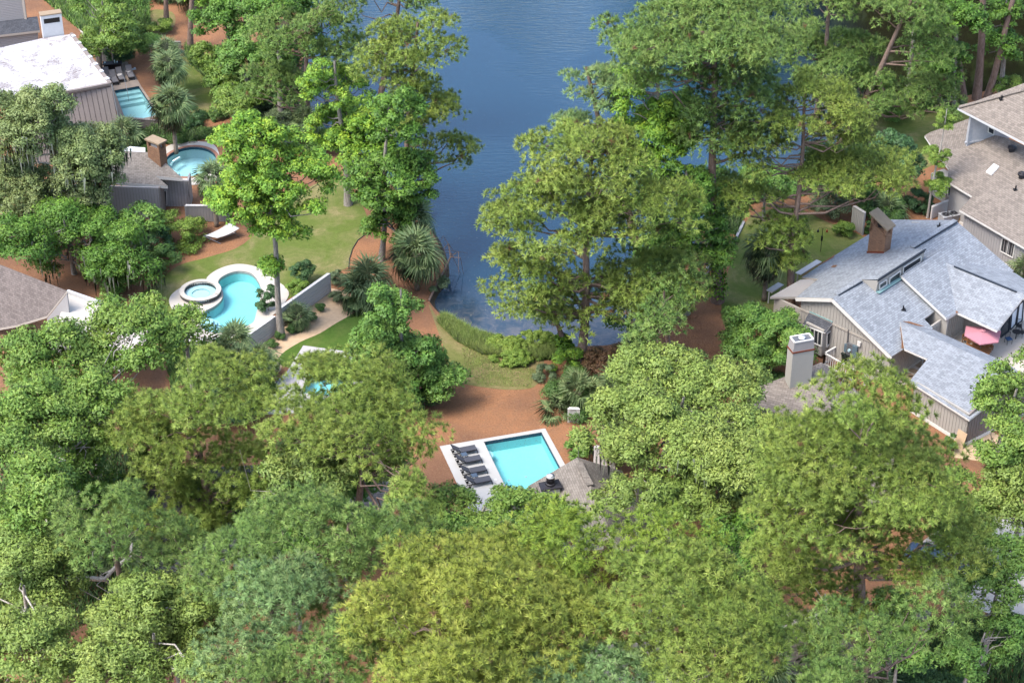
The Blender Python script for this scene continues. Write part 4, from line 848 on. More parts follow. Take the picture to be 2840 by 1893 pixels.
for uu, ww in ((0, 0), (.62, 0), (0, 1.37), (.62, 1.37)): m_ = MB(); oriented_box(m_, cc + u3 * uu + v3 * ww, u3, v3, .23, .23, zc + 1.3, zc + 1.85); m_.build('pier', 'brick_wall', c3o)
m_ = MB(); oriented_box(m_, cc - u3 * .12 - v3 * .12, u3, v3, 1.09, 1.84, zc + 1.85, zc + 2.0); m_.build('cap_slab', 'flagstone', c3o)
m_ = MB(); oriented_box(m_, cc + u3 * .2 + v3 * .3, u3, v3, .45, 1.0, zc + 1.3, zc + 1.55); m_.build('flue', 'weathered_white', c3o)
o = sheet('canopy', [[T0(1115, 1385, 3.2), T0(1195, 1345, 3.2), T0(1335, 1358, 3.2), T0(1335, 1400, 3.2)]], 3.2, 'white_paint', kind=None, parent=h3)

# ---------------------------------------------------------------- mauve roof at the left edge, with white parapet roof
h4 = thing('house', 'house with plain mauve-grey shingle slope and white parapet at the left edge', 'house', gxy(T1(200, 1200)))
ra, rb = T1(-300, 745, 6.3), T1(615, 1103, 6.3); p4 = plane3(ra, rb, T1(430, 1330, 3.6))
roof('roof', [ra, rb, p4(ka(430, 1335)), p4(ka(150, 1420)), p4(ka(-300, 1500))], h4, 'shingle_mauve', .2, 'trim_beige')
ga, gb = gxy(rb - [.2, 0, 0]), gxy(p4(ka(430, 1335)) - [.2, 0, 0]); wall('gable_wall', gb, ga, [p4(ka(430, 1335)) - [0, 0, .25], rb - [0, 0, .25]], h4, 'siding_grey', inward=1)
roof('flat_roof', [T1(600, 1165, 4.2), T1(620, 1112, 4.2), T1(990, 1240, 4.2), T1(1500, 1420, 4.2), T1(1100, 1800, 4.2), T1(500, 1500, 4.2)], h4, 'deck_cream', .5, 'siding_grey')
mb = MB(); mb.beam(T1(620, 1112, 4.35), T1(990, 1240, 4.35), .25, .3); mb.build('parapet', 'white_paint', h4)
wall('court_wall', T1(1680, 1600), T1(2050, 1590), [T1(1680, 1600) + [0, 0, .5], T1(2050, 1590) + [0, 0, .5]], h4, 'fence_grey', inward=1)

# hidden dark roof lower left
h5 = thing('house', 'dark slate-coloured roof glimpsed through the lower left pines', 'house', gxy(D(430, 1300)))
r5a, r5b = D(330, 1080, 6.2), D(720, 1060, 6.2); p5 = plane3(r5a, r5b, D(400, 1350, 3.0))
SD = lambda x, y: (x * KD, y * KD)
roof('roof', [r5a, r5b, p5(SD(700, 1330)), p5(SD(260, 1370)), p5(SD(180, 1120))], h5, 'shingle_dark', .2)
wall('wall', D(290, 1400), D(700, 1390), [D(290, 1400) + [0, 0, 2.6], D(700, 1390) + [0, 0, 2.6]], h5, 'siding_grey', batten=.3, inward=1)
for px in ((318, 1355), (330, 1352)): mb = MB(); mb.box(D(*px) + [0, 0, 1.3], (.2, .2, 2.6)); mb.build('porch_post', 'fence_grey', h5)
h5b = thing('house', 'pale grey shingle roof patch under the grey-branched maple', 'house', gxy(D(720, 1150)))
r5 = [D(600, 1070, 4.6), D(900, 1090, 4.6)]; p5b = plane3(r5[0], r5[1], D(640, 1180, 3)); roof('roof', [r5[0], r5[1], p5b(SD(880, 1180)), p5b(SD(560, 1190))], h5b, 'shingle_tan')
wall('wall', D(570, 1230), D(870, 1220), [D(570, 1230) + [0, 0, 2.8], D(870, 1220) + [0, 0, 2.8]], h5b, 'siding_grey', inward=1)

# ---------------------------------------------------------------- pool house in the centre
k7 = TS(1420, 946); q7 = T(1420, 946)
h6 = thing('house', 'house with brown mottled gable roof and round metal vent reaching over the rectangular pool', 'house', gxy(q7(700, 1700)))
ap = q7(600, 1065, 6.2); rb6 = P(*k7(820, 1568), 6.2); p6l = plane3(ap, rb6, q7(145, 1330, 3.2)); p6r = plane3(ap, rb6, q7(1010, 1190, 4.2))
roof('roof', [ap, p6l(k7(145, 1330)), p6l(k7(160, 1385)), p6l(k7(60, 1440)), p6l(k7(420, 1900)), p6l(k7(980, 1900))], h6, 'shingle_tan', .2, 'siding_grey')
roof('roof', [ap, p6l(k7(980, 1900)), p6r(k7(1500, 1900)), p6r(k7(1010, 1190))], h6, 'shingle_tan', .2, 'siding_grey')
mb = MB(); mb.beam(p6l(k7(615, 1120)) + [0, 0, .08], p6l(k7(718, 1328)) + [0, 0, .08], .5, .08); mb.build('ridge_vent', 'shingle_tan', h6)
vd = p6l(k7(355, 1345)); vq = [P(*k7(*p), vd[2] + .9) for p in ((243, 1298), (428, 1262), (467, 1340), (270, 1370))]
cv = sum(vq) / 4
mb = MB(); mb.add(vq + [cv + [0, 0, .18]] + [p - [0, 0, .12] for p in vq], [(0, 1, 4), (1, 2, 4), (2, 3, 4), (3, 0, 4), (0, 5, 6, 1), (1, 6, 7, 2), (2, 7, 8, 3), (3, 8, 5, 0)]); vo = mb.build('chimney_cap', 'charcoal', h6)
mb = MB(); mb.add([gxy(cv + (p - cv) * .8, vd[2] - .6) for p in vq] + [gxy(cv + (p - cv) * .8, vq[0][2] - .1) for p in vq], [(0, 1, 5, 4), (1, 2, 6, 5), (2, 3, 7, 6), (3, 0, 4, 7)]); mb.build('chimney', 'siding_grey', h6)
mb = MB(); mb.cyl(cv + [0, 0, .1], .38, .12, 20, .34); mb.cyl(cv + [0, 0, .22], .27, .5, 20); mb.build('flue_pipe', 'charcoal', vo, True)
mb = MB(); mb.cyl(cv + [0, 0, .72], .33, .1, 20, .30); mb.cyl(cv + [0, 0, .82], .30, .04, 20, .05); mb.build('flue_cap', 'white_paint', vo, True)
mb = MB()
for k in range(10): an = k * .628; mb.box(cv + [.30 * math.cos(an), .30 * math.sin(an), .55], (.03, .03, .3), an)
mb.build('cage', 'black_metal', vo)['kind'] = 'stuff'
wv0, wv1 = gxy(p6l(k7(200, 1400)) + [.3, 0, 0]), gxy(p6l(k7(450, 1850)) + [.4, .2, 0])
wall('wall', wv0, wv1, [gxy(wv0, 3.0), gxy(wv1, 3.0)], h6, 'siding_grey', inward=-1)
wall('gable_wall', gxy(p6r(k7(1000, 1215))), gxy(p6l(k7(190, 1345)) + [.3, -.2, 0]), [gxy(p6r(k7(1000, 1215)), 4.0), gxy(ap, 6.0), gxy(p6l(k7(190, 1345)) + [.3, -.2, 0], 3.0)], h6, 'siding_grey', inward=1)
wall('side_wall', gxy(p6r(k7(1000, 1215))), gxy(p6r(k7(1480, 1880))), [gxy(p6r(k7(1000, 1215)), 4.0), gxy(p6r(k7(1480, 1880)), 4.0)], h6, 'siding_grey', inward=1)

# ---------------------------------------------------------------- brown hip roof with white chimney
q8 = T(2130, 820)
h7 = thing('house', 'brown-shingled hip roof with tall off-white boxed chimney', 'house', gxy(q8(300, 1100)))
hp = q8(490, 610, 6.2); hl = P(*s5(-60, 845), 5.3); p7 = plane3(hp, hl, q8(200, 1150, 3.2)); p7r = plane3(hp, q8(620, 1150, 4.8), q8(900, 960, 3.9))
roof('roof', [hp, hl, p7(s5(-260, 1000)), p7(s5(0, 1350)), q8(620, 1180, 4.7)], h7, 'shingle_brown', .2, 'trim_beige')
roof('roof', [hp, q8(620, 1180, 4.7), p7r(s5(980, 1180)), p7r(s5(830, 880)), p7r(s5(660, 720))], h7, 'shingle_brown', .2, 'trim_beige')
p7b = plane3(hp, hl, P(*s5(0, 790), 4.7)); roof('roof', [hp, p7b(s5(200, 725)), p7b(s5(0, 800)), p7b(s5(-80, 830)), hl], h7, 'shingle_brown', .2, 'fence_grey')
wall('wall', gxy(p7(s5(-200, 1000))), gxy(q8(620, 1180, 4)), [gxy(p7(s5(-200, 1000)), 3.4), gxy(q8(620, 1180, 4), 4.2)], h7, 'siding_grey', inward=1)
cb0, cb1 = p7(s5(190, 950)), p7(s5(400, 903)); cz = 4.2; uc = gxy(cb1 - cb0); lc = np.linalg.norm(uc); uc /= lc; vc = np.array([-uc[1], uc[0], 0])
lc = 1.75; c_ = MB(); topz = cb0[2] + 4.15; oriented_box(c_, cb0, uc, vc, lc, .95, 2.6, topz); c7 = c_.build('chimney', 'cream_paint', h7)
mb = MB(); oriented_box(mb, cb0 - uc * .05 - vc * .05, uc, vc, lc + .1, 1.05, topz, topz + .12); mb.build('flashing', 'rust_red', c7)
mb = MB(); b4 = [gxy(cb0, topz + .12), gxy(cb0 + uc * lc, topz + .12), gxy(cb0 + uc * lc + vc * .95, topz + .12), gxy(cb0 + vc * .95, topz + .12)]; ctr = sum(b4) / 4
t4 = [ctr + (p - ctr) * .88 + [0, 0, .8] for p in b4]; mb.add(b4 + t4, [(0, 1, 5, 4), (1, 2, 6, 5), (2, 3, 7, 6), (3, 0, 4, 7)]); mb.build('shroud', 'fence_shade', c7)
for i in range(4):
    mb = MB(); mb.beam(t4[i], t4[(i + 1) % 4], .1, .1); mb.build('rim', 'trim_white', c7)
mb = MB(); mb.add([p - [0, 0, .06] for p in t4], [(0, 1, 2, 3)]); mb.build('top_plate', 'metal_grey', c7); mb = MB(); mb.cyl(gxy(ctr, topz + .88), .26, .16, 20); mb.build('flue_cap', 'white_paint', c7, True)
mb = MB(); mb.beam(cb0 - vc * .05, gxy(cb0 + uc * lc, cb1[2]) - vc * .05, .08, .25); mb.build('base_trim', 'trim_beige', c7)

# ---------------------------------------------------------------- roofs along the bottom edge and behind
h10 = thing('house', 'grey-brown shingle roof and grey board wall glimpsed between the bottom pines', 'house', gxy(D(1500, 1600)))
a_, b_ = D(1330, 1500, 5.5), D(1560, 1430, 5.5); pz = plane3(a_, b_, D(1500, 1600, 3.2)); roof('roof', [a_, b_, pz(SD(1640, 1560)), pz(SD(1420, 1700))], h10, 'shingle_tan', .2)
wa_, wb_ = D(1480, 1535), D(1560, 1500); fx = vplane(wa_, wb_); wall('wall', wa_, wb_, [gxy(wa_, 6), gxy(wb_, 6.5)], h10, 'siding_grey', batten=.3, inward=1)
h11 = thing('house', 'brown diamond-shingled roof with dark grey wall shaded by the lower right pines', 'house', gxy(D(2000, 1500)))
a_, b_ = D(1790, 1400, 5.6), D(2140, 1400, 5.6); pz = plane3(a_, b_, D(2000, 1530, 3.0)); roof('roof', [a_, b_, pz(SD(2135, 1440)), pz(SD(2010, 1520)), pz(SD(1990, 1560)), pz(SD(1800, 1540))], h11, 'shingle_brown', .2)
wa_, wb_ = D(1985, 1580), D(2120, 1480); fx = vplane(wa_, wb_); wall('wall', wa_, wb_, [fx(SD(1985, 1500)), fx(SD(2120, 1425))], h11, 'siding_grey', trim='trim_beige', inward=1)
window(h11, fx, [SD(1990, 1510), SD(2012, 1497), SD(2012, 1530), SD(1990, 1545)])
h12 = thing('house', 'brown roof seen in scraps under the big right-hand pine', 'house', gxy(D(1830, 1100)))
a_, b_ = D(1640, 990, 5.8), D(2000, 960, 5.8); pz = plane3(a_, b_, D(1800, 1140, 3.2)); roof('roof', [a_, b_, pz(SD(2100, 1130)), pz(SD(1900, 1180)), pz(SD(1720, 1140)), pz(SD(1600, 1070))], h12, 'shingle_brown', .2)
wall('wall', D(1640, 1120), D(1900, 1240), [gxy(D(1640, 1120), 3), gxy(D(1900, 1240), 3)], h12, 'siding_beige', inward=1)
# driveway and paths
sheet('driveway', [S([(2200, 1180), (2352, 1190), (2500, 1330), (2352, 1440), (2250, 1400), (2130, 1330), (2110, 1250)])], .016, 'deck_cream')
sheet('path', [S([(180, 1360), (240, 1330), (290, 1370), (250, 1440), (160, 1440)])], .016, 'terracotta'); sheet('path', [S([(100, 1540), (260, 1500), (420, 1480), (560, 1530), (560, 1640), (80, 1640)])], .016, 'terracotta')
sheet('patio', [S([(2150, 760), (2240, 735), (2352, 700), (2500, 700), (2480, 900), (2300, 860), (2200, 815)])], .05, 'travertine', bottom=-.02)
sheet('planting_bed', [S([(2270, 985), (2195, 1000), (2190, 1050), (2260, 1060), (2310, 1010)])], .012, 'wood_chips')
sheet('path', [S([(0, 1000), (60, 1010), (120, 1090), (80, 1180), (0, 1190)])], .016, 'terracotta')

# ---------------------------------------------------------------- garden walls and fences
def plank_wall(name, label, a, b, h, n=6, mat='fence_grey', cat='wall', vertical=False, post=True, sp=.22, cap=True, zb=0.):
    a, b = gxy(a), gxy(b); d = b - a; L = np.linalg.norm(d); d /= L; nn = np.array([d[1], -d[0], 0]); root = thing(name, label, cat, (a + b) / 2)
    mb = MB(); mb.frame_box(a + [0, 0, zb], d * L, -nn * .1, (0, 0, h - .05)); mb.build('core', mat, root)
    if not vertical:
        ph = (h - .12) / n
        for i in range(n): m_ = MB(); m_.frame_box(a + nn * (.02 + .012 * (i % 2)) + [0, 0, zb + .05 + i * ph], d * L, nn * .03, (0, 0, ph * .88)); m_.build('board', mat, root)
    else:
        k = int(L / sp)
        for i in range(k): m_ = MB(); m_.frame_box(a + nn * .02 + d * (i + .05) * L / k + [0, 0, zb + .05], d * L / k * .86, nn * .03, (0, 0, h - .12)); m_.build('board', mat, root)
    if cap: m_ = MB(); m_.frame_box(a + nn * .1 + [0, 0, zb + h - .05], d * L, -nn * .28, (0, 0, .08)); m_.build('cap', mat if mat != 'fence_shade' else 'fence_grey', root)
    if post:
        for q in (a, b): m_ = MB(); m_.box(q + [0, 0, zb + h / 2], (.18, .18, h), math.atan2(d[1], d[0])); m_.build('post', mat, root)
    return root
Dg = lambda z: (lambda x, y: None)
wp0 = T(440, 700, 5.3477)
plank_wall('garden_wall', 'long grey horizontal-board garden wall right of the sweetgum trunk', wp0(1830, 1105), T(710, 473)(680, 1120), 1.9, 6)
plank_wall('garden_wall', 'short stepped grey board wall in front of the sweetgum trunk beside the curvy pool', wp0(1290, 1530), wp0(1735, 1210), 1.75, 6)
plank_wall('garden_wall', 'low grey wall at the front end of the curvy pool deck', wp0(400, 1390), wp0(660, 1380), .5, 2)
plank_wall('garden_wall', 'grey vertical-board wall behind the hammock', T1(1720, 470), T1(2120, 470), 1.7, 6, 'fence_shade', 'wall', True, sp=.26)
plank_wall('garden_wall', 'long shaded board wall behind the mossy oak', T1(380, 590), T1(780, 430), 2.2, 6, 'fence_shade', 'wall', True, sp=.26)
plank_wall('garden_wall', 'tan retaining wall below the cabbage palms at the narrow pool', T0(1150, 1190), T0(1640, 1230), 1.3, 4, 'siding_brown')
plank_wall('privacy_fence', 'beige vertical-board fence panel just left of the brick chimney', q4(770, 530), q4(865, 590), 2.3, 6, 'siding_beige', 'fence', True, sp=.22)
plank_wall('privacy_fence', 'grey slatted fence enclosing the two air conditioners', q4(1500, 445), q4(1800, 330), 1.3, 6, 'fence_grey', 'fence', True, sp=.22)
plank_wall('privacy_fence', 'short grey board fence end beside the palmetto fans', q7(520, 742), q7(610, 745), 1.3, 6, 'fence_grey', 'fence', True, sp=.22)
plank_wall('privacy_fence', 'grey lattice fence disappearing behind the centre roof', q7(760, 1180), q7(935, 1230), 2.2, 6, 'fence_grey', 'fence', True, sp=.18)
plank_wall('privacy_fence', 'dark fence piece behind the corner shrubs in the top left', T0(890, 570), T0(1010, 560), 1.5, 6, 'fence_shade', 'fence', True, sp=.25)
plank_wall('wooden_steps', 'low slatted wooden footbridge rail by the orange mulch path', T0(1520, 440), T0(1660, 440), .7, 6, 'siding_brown', 'fence', True, sp=.2)
def rail(name, label, pts, h, mat='trim_white', sp=.22):
    root = thing(name, label, 'railing', gxy(pts[0]))
    for a, b in zip(pts[:-1], pts[1:]):
        a, b = gxy(a), gxy(b); m_ = MB(); m_.beam(a + [0, 0, h], b + [0, 0, h], .14, .1); m_.build('top_rail', mat, root); m_ = MB(); m_.beam(a + [0, 0, .2], b + [0, 0, .2], .08, .08); m_.build('bottom_rail', mat, root)
        n = int(np.linalg.norm(b - a) / sp)
        for i in range(n + 1): m_ = MB(); m_.box(a + (b - a) * i / n + [0, 0, h / 2], (.07, .07, h) if 0 < i < n else (.14, .14, h + .1)); m_.build('baluster', mat, root)
    return root
rail('railing', 'white-topped slatted railing around the trash bin', [q8(650, 560), q8(510, 640), q8(785, 800)], 1.2)
rail('railing', 'white-topped gate rail right of the meters', [q8(885, 820), q8(1020, 735)], 1.1)

# ---------------------------------------------------------------- furniture
def lounger_dark():
    r = thing('sun_lounger', 'dark grey sling lounger farthest from the house roof, first in its row', 'sun lounger', (0, 0, 0), 0, 'dark loungers on the white deck')
    L, W = 1.95, .66; hb = .68
    m_ = MB()
    for s in (-1, 1): m_.beam((-L / 2, s * W / 2, .33), (L / 2, s * W / 2, .33), .045, .06)
    for x in (-L / 2 + .03, .02, L / 2 - .03): m_.beam((x, -W / 2, .33), (x, W / 2, .33), .04, .05)
    m_.build('frame', 'charcoal', r)
    m_ = MB(); m_.frame_box((-.28, -W / 2 + .03, .35), (L / 2 + .27, 0, 0), (0, W - .06, 0), (0, 0, .03)); m_.build('seat', 'sling', r)
    m_ = MB(); m_.frame_box((-.33, -W / 2 + .03, .37), (-.62, 0, .45), (0, W - .06, 0), (.02, 0, .03)); m_.build('backrest', 'sling', r)
    m_ = MB()
    for s in (-1, 1): m_.beam((-.31, s * W / 2, .36), (-.96, s * W / 2, .84), .04, .04)
    m_.beam((-.96, -W / 2, .84), (-.96, W / 2, .84), .04, .04); m_.build('back_frame', 'charcoal', r)
    for s in (-1, 1):
        m_ = MB(); m_.beam((L / 2 - .03, s * W / 2, .33), (L / 2 + .02, s * W / 2, .0), .05, .07); m_.build('leg', 'charcoal', r)
        m_ = MB(); m_.beam((-.62, s * W / 2, .33), (-.74, s * W / 2, .08), .04, .05); m_.build('leg', 'charcoal', r)
        m_ = MB(); m_.beam((-.5, s * (W / 2 - .04), .33), (-.75, s * (W / 2 - .04), .66), .03, .03); m_.build('strut', 'charcoal', r)
        m_ = MB(); m_.tube([(-.78, s * W / 2 - .03, .11), (-.78, s * W / 2 + .04, .11)], .11, 14); m_.build('wheel', 'rubber', r)
    return r
yaw = math.atan2(1.25, 4.49) + .05
l0 = lounger_dark(); labs = ['dark grey sling lounger nearest the pine straw, top of its row of four', 'dark grey sling lounger second from the top, just below the first side table', 'dark grey sling lounger third from the top, above the second side table', 'dark grey sling lounger lowest in its row, partly behind leaves']
for i, px in enumerate(((570, 520), (640, 668), (715, 825), (785, 978))):
    o = l0 if i == 0 else copy_tree(l0); o.location = Vector(Z6(px[0], px[1], .35)) * 1.0; o.location.z = .05; o.rotation_euler.z = yaw; o['label'] = labs[i]
def side_table():
    r = thing('side_table', 'small blue-grey side table between the upper two dark loungers', 'side table', (0, 0, 0), 0, 'side tables between the dark loungers')
    m_ = MB(); m_.box((0, 0, .42), (.46, .46, .03)); m_.build('table_top', 'blue_grey', r)
    for x in (-1, 1):
        for y in (-1, 1): m_ = MB(); m_.box((x * .2, y * .2, .205), (.04, .04, .41)); m_.build('leg', 'charcoal', r)
    return r
t0_ = side_table()
for i, (px, lb) in enumerate((((573, 590), None), ((725, 900), 'small blue-grey side table between the lower two dark loungers'))):
    o = t0_ if i == 0 else copy_tree(t0_); o.location = Vector(Z6(px[0], px[1], .42)); o.location.z = .05; o.rotation_euler.z = yaw
    if lb: o['label'] = lb
def chaise():
    r = thing('sun_lounger', 'grey padded chaise', 'sun lounger', (0, 0, 0), 0, 'grey padded chaises by the narrow pool')
    m_ = MB(); m_.frame_box((-.3, -.3, .34), (1.35, 0, 0), (0, .6, 0), (0, 0, .1)); m_.build('seat_cushion', 'wicker_grey', r)
    m_ = MB(); m_.frame_box((-.3, -.3, .36), (-.5, 0, .62), (0, .6, 0), (.09, 0, .07)); m_.build('back_cushion', 'wicker_grey', r)
    m_ = MB(); m_.box((.25, 0, .26), (1.5, .66, .12)); m_.build('frame', 'wicker_dark', r)
    for x in (-.45, .95):
        for y in (-.28, .28): m_ = MB(); m_.box((x, y, .1), (.06, .06, .2)); m_.build('leg', 'wicker_dark', r)
    return r
cz_ = chaise(); cl_ = ['grey padded chaise nearest the house wall, half hidden by the roof edge', 'grey padded chaise second from the house wall, empty, near the pool steps', 'grey padded chaise with a folded towel on its seat, beside the handrail', 'grey padded chaise farthest from the house, towel draped over its seat']
for i, (px, rz) in enumerate((((985, 700), -1.2), ((1045, 725), -1.2), ((1105, 700), -1.2), ((1195, 680), -1.25))):
    o = cz_ if i == 0 else copy_tree(cz_); c = T0(*px, .35); o.location = (c[0], c[1], .05); o.rotation_euler.z = rz; o['label'] = cl_[i]
for px, lb, rz in (((1098, 690), 'pale folded towel on the third grey chaise', -1.2), ((1180, 655), 'cream towel draped over the farthest grey chaise', -.7)):
    c = T0(*px, .5); mb = MB(); mb.box((c[0], c[1], .52), (.5, .45, .05), rz); mb.frame_box((c[0] - .2, c[1] - .2, .5), (.45, 0, .03), (0, .4, .03), (0, 0, .04)); props(mb.build('towel', 'towel'), lb, 'towel')
tb = thing('bar_table', 'dark wicker bar table with glass top behind the grey chaises', 'table', gxy(T0(1040, 640)))
c = T0(1042, 660); rzt = .12
mb = MB(); mb.box(c + [0, 0, 1.0], (2.0, .8, .08), rzt); mb.build('table_top', 'charcoal', tb)
for x in (-.85, .85): mb = MB(); mb.box(c + [x, x * .1, .5], (.12, .7, .95), rzt); mb.build('leg_panel', 'wicker_dark', tb)
mb = MB(); mb.box(c + [0, .3, .55], (1.7, .06, .8), rzt); mb.build('back_panel', 'wicker_dark', tb)
for dx, lb in ((-.75, 'clear glass jar on the left end of the dark bar table'), (.25, 'taller clear bottle in the middle of the dark bar table'), (.5, 'short clear tumbler near the right end of the dark bar table')):
    mb = MB(); b_ = c + [dx, dx * .12, 1.04]; hh = .3 if dx == .25 else .18; mb.tube([b_, b_ + [0, 0, hh * .7], b_ + [0, 0, hh]], [.07, .07, .03], 8); props(mb.build('bottle', 'clear_glass'), lb, 'bottle')
# hammock
Hm = T1; hm = thing('hammock', 'pale rope hammock on a metal stand beside the board wall', 'hammock', gxy(T1(2030, 600)))
A_, B_, C_, D_ = T1(1885, 595, .75), T1(2110, 478, 1.05), T1(2200, 530, 1.0), T1(2000, 618, .7)
V_ = []; F_ = []; NU = 8
for i in range(NU + 1):
    u = i / NU; p_, q_ = A_ * (1 - u) + B_ * u, D_ * (1 - u) + C_ * u
    for j in range(5): v = j / 4; s_ = p_ * (1 - v) + q_ * v; V_.append(s_ - [0, 0, (.12) * math.sin(math.pi * u) + .05 * math.sin(math.pi * v)])
for i in range(NU):
    for j in range(4): a = i * 5 + j; F_.append((a, a + 1, a + 6, a + 5))
mb = MB(); mb.add(V_, F_); mb.add([np.array(v) - [0, 0, .03] for v in V_], [f[::-1] for f in F_]); mb.build('bed', 'rope', hm, True)
for a_, b_ in ((T1(1870, 598, .75), T1(2030, 672, 0)), (T1(1890, 590, .7), T1(1930, 640, 0.05)), (T1(2150, 570, 1.0), T1(2195, 602, 0)), (T1(1985, 655, .1), T1(2165, 570, .1)), (A_, D_), (B_, C_), (T1(2110, 480, 1.05), T1(2170, 580, 0.0))):
    mb = MB(); mb.tube([a_, b_], .035, 6); mb.build('stand_tube', 'metal_grey', hm)
# bird feeder
bf = thing('bird_feeder', 'black pole bird feeder with two hanging feeders on the right lawn', 'bird feeder', q4(483, 745))
b_ = q4(483, 745); tp = b_ + [0, 0, 2.4]
mb = MB(); mb.tube([b_, tp], .025, 6); mb.build('pole', 'black_metal', bf); mb = MB(); mb.cyl(b_ + [0, 0, 1.15], .09, .45, 8); mb.build('baffle', 'black_metal', bf)
for s_, mt in ((-1, 'charcoal'), (1, 'feeder_red')):
    mb = MB(); mb.tube([tp - [0, 0, .1], tp + [s_ * .15, 0, .12], tp + [s_ * .36, 0, .05], tp + [s_ * .4, 0, -.12]], .015, 5); mb.build('hook', 'black_metal', bf)
    mb = MB(); c = tp + [s_ * .4, 0, -.38]; mb.tube([c, c + [0, 0, .05], c + [0, 0, .2], c + [0, 0, .27]], [.08, .11, .09, .02], 8); mb.build('feeder', mt, bf, True)
# air conditioners
for px, lb in (((1635, 400), 'pale grey air conditioner with round fan grille, left of the pair'), ((1712, 385), 'grey air conditioner with dark fan grille, right of the pair')):
    c = gxy(q4(px[0], px[1], 1.0)); r = thing('air_conditioner', lb, 'air conditioner', c, 0, 'air conditioners behind the slatted fence')
    mb = MB(); mb.box(c + [0, 0, .45], (.95, .95, .9), .4); mb.build('cabinet', 'metal_grey' if px[0] > 1700 else 'weathered_white', r); mb = MB(); mb.box(c + [0, 0, .93], (1.0, 1.0, .06), .4); mb.build('top_panel', 'weathered_white', r)
    mb = MB(); ring(mb, c, .3, .4, .96, .99, 20); mb.cyl(c + [0, 0, .96], .09, .05, 10); mb.build('fan_guard', 'metal_grey', r); mb = MB(); mb.cyl(c + [0, 0, .955], .30, .012, 20); mb.build('fan_well', 'charcoal', r)
mb = MB(); c = q4(1805, 455); mb.box(c + [0, 0, .25], (1.9, .5, .5), .55)
for k in range(7): mb.box(c + np.array([math.cos(.55), math.sin(.55), 0]) * (k - 3) * .27 + [0, 0, .53], (.2, .55, .05), .55)
props(mb.build('planter_box', 'planter_wood'), 'orange wood slatted box behind the air conditioners', 'planter box')
# patio umbrella, table, chairs
um = thing('patio_umbrella', 'dusty pink hexagonal patio umbrella over the patio table', 'umbrella', gxy(P(*s5(1975, 420), 0)))
cz0 = P(*s5(1978, 318), 2.55); gu = gxy(cz0, .05)
rim = [P(*s5(*p), 2.1) for p in ((1820, 278), (1998, 290), (2143, 325), (2118, 425), (1950, 448), (1805, 362))]
tr_ = [gxy(p, 2.12) for p in rim]
V_ = [cz0] + tr_ + [p - [0, 0, .1] for p in tr_]; mb = MB(); mb.add(V_, [(0, i + 1, (i + 1) % 6 + 1) for i in range(6)] + [(i + 1, i + 7, (i + 1) % 6 + 7, (i + 1) % 6 + 1) for i in range(6)]); mb.build('canopy', 'umbrella_pink', um)
mb = MB(); mb.tube([cz0 + [0, 0, .02], cz0 + [0, 0, .1]], [.28, .05], 6); mb.build('vent_cap', 'umbrella_pink', um)
mb = MB(); mb.tube([gu, cz0 + [0, 0, .15]], .03, 6); mb.build('pole', 'metal_grey', um)
for p in tr_: mb = MB(); mb.beam(cz0 - [0, 0, .05], p - [0, 0, .03], .02, .02); mb.build('rib', 'metal_grey', um)
mb = MB(); mb.cyl(gu, .3, .08, 16); mb.build('base', 'charcoal', um)
def wood_bench(px, L, rz, lb, cat, nm):
    c = P(*s5(*px), 0) + [0, 0, .05]; r = thing(nm, lb, cat, c); cs_, sn_ = math.cos(rz), math.sin(rz); X = np.array([cs_, sn_, 0]); Y = np.array([-sn_, cs_, 0])
    for k in range(4): mb = MB(); mb.frame_box(c + X * -L / 2 + Y * (-.22 + k * .11) + [0, 0, .42], X * L, Y * .09, (0, 0, .03)); mb.build('slat', 'wood_orange', r)
    for k in range(3): mb = MB(); mb.frame_box(c + X * -L / 2 + Y * .24 + [0, 0, .52 + k * .14], X * L, Y * .03, (0, 0, .1)); mb.build('back_slat', 'wood_orange', r)
    for a in (-L / 2 + .05, L / 2 - .05):
        for b in (-.2, .22): mb = MB(); mb.box(c + X * a + Y * b + [0, 0, .21 if b < 0 else .45], (.06, .06, .42 if b < 0 else .9), rz); mb.build('leg', 'wood_orange', r)
wood_bench((1915, 520), 1.9, -.55, 'long orange wooden bench in front of the patio umbrella', 'bench', 'bench')
wood_bench((2030, 505), .6, -.55 + 3.14, 'orange wooden chair at the right end of the bench', 'chair', 'chair')
wood_bench((1815, 440), .5, .9, 'orange wooden chair left of the bench, mostly hidden by the roof', 'chair', 'chair')
pt = thing('patio_table', 'dark patio table under the pink umbrella', 'table', gu); mb = MB(); mb.box(gu + [0, -.1, .72], (1.7, 1.0, .04), -.5); mb.build('table_top', 'wood_orange', pt)
for x in (-.7, .7): mb = MB(); mb.box(gu + [x * .85, -x * .5 - .1, .35], (.07, .07, .7)); mb.build('leg', 'charcoal', pt)
